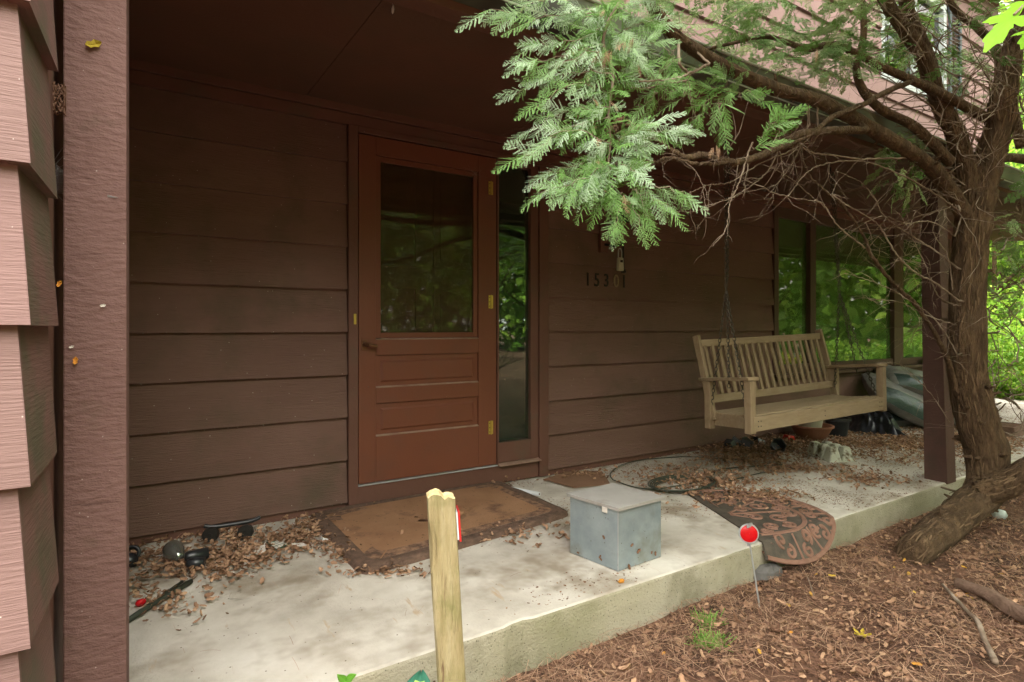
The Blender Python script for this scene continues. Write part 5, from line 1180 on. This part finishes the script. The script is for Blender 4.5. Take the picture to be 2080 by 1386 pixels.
# ------------------------------------------------------------------ plants, logs and oddments on the ground
GC = empty('grass_clump', atZ(1440, 1295, -.165), 'small bright green tuft of feathery seedlings in the mulch', 'plant')
c_ = []; 
for (px, py, n_) in ((1440, 1272, 110), (1445, 1312, 160), (1425, 1308, 70)):
    for _ in range(n_): q = atZ(px + R.gauss(0, 13), py + R.gauss(0, 4), -.165); q.z = gh(q.x, q.y); c_.append(tuple(q))
c_ = np.array(c_); nn = len(c_); V1 = instance(NT_ + np.array([.5, 0, 0]), NF_, frames(c_, np.stack([NR.normal(0, .6, nn), NR.normal(0, .6, nn), np.full(nn, .6)], 1), NR.normal(size=(nn, 3)), NR.uniform(.035, .065, nn)), NR.random(nn))
np_obj('blades', *V1[:2], M['grass'], GC, V1[2])
def broad(o, base, tip, wd, mats, name, fold=.25, bend=.2, nrm=Vector((0, 0, 1)), stripe=None):
    base, tip = Vector(base), Vector(tip); t = tip - base; L_ = t.length; t.normalize(); s_ = t.cross(nrm).normalized(); n_ = s_.cross(t); g = G(); nu, nv = 14, 8
    def f(u, v):
        w_ = wd * math.sin(math.pi * min(1, u ** .75 * .97 + .015)) ** .9; b = v * 2 - 1
        return base + t * L_ * u + s_ * b * w_ + n_ * (abs(b) * fold * wd - bend * L_ * (u - .4) ** 2 + .002 * math.sin(b * 14))
    g.grid(f, nu, nv)
    if stripe:
        for k in range(len(g.f)):
            j = k % nv
            if 2 <= j <= 5 and k // nv < 11: g.mi[k] = 1
    g.obj(name, mats, o, smooth=True, solid=.0008)
HP = empty('hosta_plant', at(832, 1500, 1.45), 'dark green hosta leaf with a yellow centre in front of the slab', 'plant')
HP.location.z = -.19
broad(HP, at(838, 1470, 1.40), at(856, 1362, 1.52), .045, [M['hosta'], M['hostamid']], 'leaf', nrm=Vector((-.3, -.8, .6)), stripe=1, fold=.3)
broad(HP, at(812, 1480, 1.36), at(790, 1392, 1.46), .035, [M['hosta'], M['hostamid']], 'leaf', nrm=Vector((-.3, -.8, .6)), stripe=1)
broad(HP, at(850, 1470, 1.40), at(884, 1380, 1.5), .014, [M['bronze']], 'withered_leaf', nrm=Vector((-.3, -.8, .6)))
SP = empty('seedling_plant', at(702, 1480, 1.5), 'fresh light green seedling at the bottom edge in front of the slab', 'plant'); SP.location.z = -.19
g = G(); g.tube([SP.location, at(702, 1380, 1.52)], .0016, 5); g.obj('stem', M['seed'], SP)
for tx, ty, w_ in ((722, 1371, .011), (686, 1371, .010), (700, 1398, .013), (690, 1392, .010)): broad(SP, at(702, 1384, 1.52), at(tx, ty, 1.50), w_, [M['seed']], 'leaf', nrm=Vector((-.4, -.7, .6)), fold=.2)
LG = limb([atZ(1945, 1185, -.13), atZ(2000, 1205, -.12), atZ(2060, 1240, -.12), atZ(2160, 1290, -.12)], .022, .036, name='fallen_log', m='log', parent=None, wob=.2)
tag(bpy.data.objects['fallen_log'], 'thick dark fallen branch lying at the right edge behind the thin stick', 'log')
limb([atZ(1915, 1188, -.14), atZ(1935, 1210, -.12), atZ(1965, 1242, -.13), atZ(1985, 1262, -.13), atZ(2000, 1300, -.14), atZ(2022, 1345, -.14)], .006, .011, name='dead_stick', m='twig', parent=None, wob=.2, n=9)
tag(bpy.data.objects['dead_stick'], 'crooked pale dead stick on the mulch at the lower right', 'stick')
limb([atZ(1630, 1165, -.15), atZ(1640, 1172, -.14), atZ(1650, 1200, -.14), atZ(1655, 1215, -.15)], .003, .004, name='short_stick', m='twig', parent=None, n=7)
tag(bpy.data.objects['short_stick'], 'short upright looking stick lying below the scroll mat', 'stick')
limb([atY(1912, 990, 1.60), at(1935, 997, 3.5), at(1962, 1004, 3.4)], .006, .008, name='root_sucker', m='twig', parent=CT, n=7)
g = G(); c_ = atZ(1560, 1163, -.14); g.lathe(c_, [(.09, -.01), (.085, .02), (.05, .035), (0, .04)], 14, sq=(1.1, .5)); g.v = [tuple(Vector(v) + Vector((0, 0, .02)) * mnoise.noise(Vector(v) * 30)) for v in g.v]
tag(g.obj('grey_rag', M['asphalt'], smooth=False), 'flat grey stone lying under the drooping scroll mat', 'stone')
g = G(); c_ = atZ(2030, 1052, -.13); g.lathe(c_, [(.0, .05), (.03, .045), (.04, .02), (.03, .0)], 12); tag(g.obj('clear_cup', M['bagteal'], smooth=True), 'pale crumpled plastic cup on the mulch below the right limb', 'cup')
for px, py, lb in ((1750, 1292, 'curled yellow green leaf lying on the mulch right of centre'), (1578, 1283, 'pale tan leaf standing up in the mulch below the reflector')):
    c_ = atZ(px, py, -.15); g = G()
    for k in range(5):
        a = k * 1.25 + .3; q = Matrix.Rotation(a, 3, 'Z') @ Matrix.Rotation(-.4, 3, 'Y'); b = len(g.v)
        g.add([c_ + q @ (Vector((t[0] + .5, t[1] * .7, t[2])) * .036) for t in LT_], [tuple(f) for f in LF_])
    tag(g.obj('fallen_leaf', M['yleaf' if px == 1750 else 'litter'], solid=.0006), lb, 'leaf')
one_leaf('fallen_leaf', atZ(1262, 1181, .004), (0, 0, 1), .045, 'orangeleaf', 'dry orange brown leaf on the slab right below the metal box', .6, curl=.4)
for k in range(9):
    side = k % 2; u = R.uniform(.04, .25); z = (.0, .01, .02, .03, .055, .12, .03, .02, .09)[k]; p = c0 + (ux * u - uy * .006 if side == 0 else ux * (S + .006) + uy * u * .9) + Vector((0, 0, z + .01))
    p = Vector((1.632, 1.782, 0)) + (ux * u - uy * .006 if side == 0 else uy * u - ux * .006) + Vector((0, 0, z + .01))
    o = one_leaf('stuck_leaf', p, (-.2, -1, .3) if side == 0 else (-1, -.2, .3), R.uniform(.014, .026), 'porchlitter', 'small dry leaf caught on the galvanized box, ' + ['lowest on its right face', 'lowest on its left face', 'second up its right face', 'second up its left face', 'third up its right face', 'third up its left face', 'near the right face corner', 'near the left face corner', 'highest on its right face'][k], R.uniform(0, 3), curl=1.4); o['group'] = 'dry leaves caught on the metal box'
# maple leaves close to the lens, top right
MPL = empty('maple_branch', at(2110, -40, .95), 'bright lime green lobed leaf hanging close in the top right corner', 'branch')
g = G(); g.tube([at(2150, -60, .95), at(2090, 0, .92), at(2060, 30, .90)], .002, 6); g.obj('twig', M['twig'], MPL)
def maple(base, t, nrm, sz, nm='leaf'):
    base = Vector(base); t = Vector(t).normalized(); s_ = t.cross(Vector(nrm)).normalized(); g = G(); out = []
    for k in range(60):
        a = -2.6 + 5.2 * k / 59; lob = 1.0 - .12 * abs(a); r_ = sz * lob * (.34 + .62 * abs(math.cos(a * 1.75)) ** 1.8 + .07 * math.cos(a * 16)); out.append((math.cos(a) * r_ + sz * .25, math.sin(a) * r_ * .9))
    n_ = s_.cross(t)
    vs = [base + t * sz * .2] + [base + t * x + s_ * y + n_ * (-.9 * (x * x + y * y) / sz * .35) for x, y in out]
    g.add(vs, [(0, k, k + 1) for k in range(1, 60)]); g.obj(nm, M['neon'], MPL, smooth=True)
maple(at(2062, 30, .90), at(1985, 90, .88) - at(2062, 30, .90), (-.3, -.5, .9), .055)
maple(at(2085, 0, .92), at(2040, 20, .9) - at(2085, 0, .92), (-.2, -.3, .9), .05); maple(at(2100, 60, .95), at(2060, 90, .9) - at(2100, 60, .95), (-.2, -.3, .9), .04)

# ------------------------------------------------------------------ yard trees and shrubs (beyond the house end and across the yard)
BT = np.array([(0, 0, 0), (.5, -.36, .05), (1, 0, -.1), (.5, .36, .05)]); BF = np.array([[0, 1, 2, 3]])
def bush(name, c, rad, n, sz, m, label, group, trunk=None, cat='shrub', lobes=9):
    c = Vector(c); o = empty(name, c, label, cat, group); rs = np.random.default_rng(int(abs(c.x * 100 + c.y * 37)) + n)
    th = trunk or 0
    if True:
        g = G(); rr2 = random.Random(n + int(c.x * 10)); tr_ = max(.015, .028 * rad[2] + .02 * th)
        top = c + Vector((rr2.uniform(-.2, .2), rr2.uniform(-.2, .2), th + rad[2] * .9))
        pts = roundpts([c - Vector((0, 0, .1)), c.lerp(top, .4) + Vector((rr2.uniform(-.1, .1), rr2.uniform(-.1, .1), 0)), top], 16); g.tube(pts, [tr_ * (1 - .7 * i / len(pts)) for i in range(len(pts))], 9, wob=.15)
        for k in range(9):
            p = pts[rr2.randint(4, len(pts) - 2)]; a = rr2.uniform(0, 6.28); e = p + Vector((math.cos(a) * rad[0] * .7, math.sin(a) * rad[1] * .7, rad[2] * rr2.uniform(.2, .7)))
            q = roundpts([p, p.lerp(e, .5) + Vector((0, 0, .1)), e], 8); g.tube(q, [tr_ * .45 * (1 - .8 * i / len(q)) for i in range(len(q))], 6)
        g.obj('trunk', M['bark'], o, smooth=True)
    cen = rs.normal(0, .42, (lobes, 3)); cen = cen / np.maximum(1, np.linalg.norm(cen, axis=1, keepdims=True) / .75)
    wh = rs.integers(0, lobes, n); d = rs.normal(size=(n, 3)); d /= np.linalg.norm(d, axis=1, keepdims=True); r_ = rs.uniform(.25, 1, n) ** .5 * rs.uniform(.30, .5, lobes)[wh]
    P_ = (cen[wh] + d * r_[:, None]) * np.array(rad) + np.array(c) + np.array([0, 0, th + rad[2] * .95])
    V, F, x = instance(BT, BF, frames(P_, rs.normal(size=(n, 3)) + np.array([0, 0, -.3]), rs.normal(size=(n, 3)) * .8 + np.array([0, 0, 1]), rs.uniform(.7, 1.3, n) * sz), rs.random(n))
    np_obj('crown', V, F, M[m], o, x); return o
def ordn(i): return ['first', 'second', 'third', 'fourth', 'fifth', 'sixth', 'seventh', 'eighth', 'ninth', 'tenth'][i]
# low bright shrubs past the far corner
sh = [(10.9, 2.5, .6, 'bgleaf'), (11.0, 3.3, .65, 'bgleaf'), (11.2, 1.7, .6, 'bgleaf'), (11.6, 3.9, 1.0, 'bgleaf'), (12.6, 3.0, 1.2, 'bgleaf'), (13.6, 4.6, 1.6, 'bgleaf'), (12.2, 1.4, .8, 'bgleaf'), (14.6, 1.9, 1.4, 'bgleaf'), (15.5, 3.6, 2.0, 'bgleafd'), (13.2, .2, .7, 'bgleaf'), (14.4, -1.2, .8, 'bgleaf'), (16, -.2, 1.1, 'bgleaf'), (11.8, -.8, .55, 'yleaf'), (13.4, -2.6, .7, 'bgleaf')]
for i, (x, y, s_, m) in enumerate(sh):
    bush('garden_shrub', (x, y, -.15), (s_ * .9, s_ * .9, s_ * .62), int(2600 * s_), .075, m,
         ['low lime shrub right behind the porch slab end', 'low lime shrub close against the side path', 'low lime shrub at the yard side of the slab end', 'bright green shrub nearest the house end seen right of the trunk', 'bright green shrub behind the nearest one past the house end', 'tall lime shrub farthest up beside the house end', 'low lime shrub mirrored in the window glass', 'round lime shrub in the middle of the yard', 'darker green shrub at the back of the yard', 'small lime shrub before the yard trees', 'small lime shrub nearest the driveway', 'medium lime shrub behind the small ones', 'small yellow flowering shrub mirrored low in the window', 'low green shrub at the driveway edge'][i], 'shrubs in the yard past the house')
tb = [(17.5, 5.5, 2.8, 1.4, 'bgleaf'), (19, 1.5, 3.0, 1.8, 'bgleafd'), (20.5, -2.5, 3.2, 2.4, 'bgleaf'), (16.5, -4.5, 2.6, 2.6, 'bgleafd'), (12.5, -7.5, 2.8, 2.4, 'bgleafd'), (9.0, -9.5, 3.0, 2.0, 'bgleaf'), (5.0, -9.0, 2.6, 1.8, 'bgleafd'), (1.6, -10, 2.8, 2.2, 'bgleafd'), (14.0, 9.5, 3.2, 1.5, 'bgleaf'), (25, 9, 4, 2, 'bgleafd')]
for i, (x, y, s_, th, m) in enumerate(tb):
    bush('yard_tree', (x, y, -.15), (s_, s_, s_ * .95), 9000, .15, m,
         ['bright leafy tree standing past the house end', 'deep green tree behind the bright shrubs at the right', 'bright green tree beyond the driveway', 'deep green tree on a bare trunk mirrored in the wide pane', 'deep green tree mirrored in the narrow left pane', 'bright green tree mirrored in the sidelight', 'deep green tree mirrored in the door glass', 'deep green tree behind the viewer mirrored in the door', 'tall bright tree rising behind the house end', 'large dark tree farthest off at the right'][i], 'trees around the yard', trunk=th, cat='tree', lobes=14)
# slim understory saplings of bare stems close behind, mirrored in the door
for i, (x, y) in enumerate(((2.0, -1.6), (3.2, -2.4), (4.6, -2.2))):
    o = empty('bare_sapling', (x, y, -.2), ['bare branching sapling left of the others mirrored in the storm door glass', 'bare branching sapling in the middle mirrored in the storm door glass', 'bare branching sapling on the right mirrored in the sidelight'][i], 'sapling', 'bare saplings mirrored in the door')
    gt = G(); p = Vector((x, y, -.2))
    for k in range(5): twig(p + Vector((R.uniform(-.1, .1), R.uniform(-.1, .1), 0)), Vector((R.gauss(0, .3), R.gauss(0, .3), 1)), R.uniform(1.8, 2.8), .022, 3, 0, 14)
    gt.obj('stems', M['bark'], o, smooth=True)

# the wood closing the view round the yard: one far mass
n = 120000; rs = np.random.default_rng(5)
az = rs.uniform(math.radians(-215), math.radians(40), n); rad = rs.uniform(24, 34, n) + 3 * np.sin(az * 9)
lump = 1 + .25 * np.sin(az * 23) + .15 * np.sin(az * 41 + 1); hh = rs.uniform(0, 1, n) ** .8 * 11.5 * lump
P_ = np.stack([3 + rad * np.cos(az), rad * np.sin(az), hh - .3], 1); P_ += rs.normal(0, .5, P_.shape)
P_ = P_[(P_[:, 1] < 14)]
n = len(P_); V, F, x = instance(BT, BF, frames(P_, rs.normal(size=(n, 3)) + np.array([0, 0, -.3]), rs.normal(size=(n, 3)) * .7 + np.array([0, 0, 1]), rs.uniform(.38, .75, n)), rs.random(n))
tag(np_obj('woodland', V, F, M['bgleafd'], None, x), 'green wood closing off the yard all round', 'wood', kind='stuff')
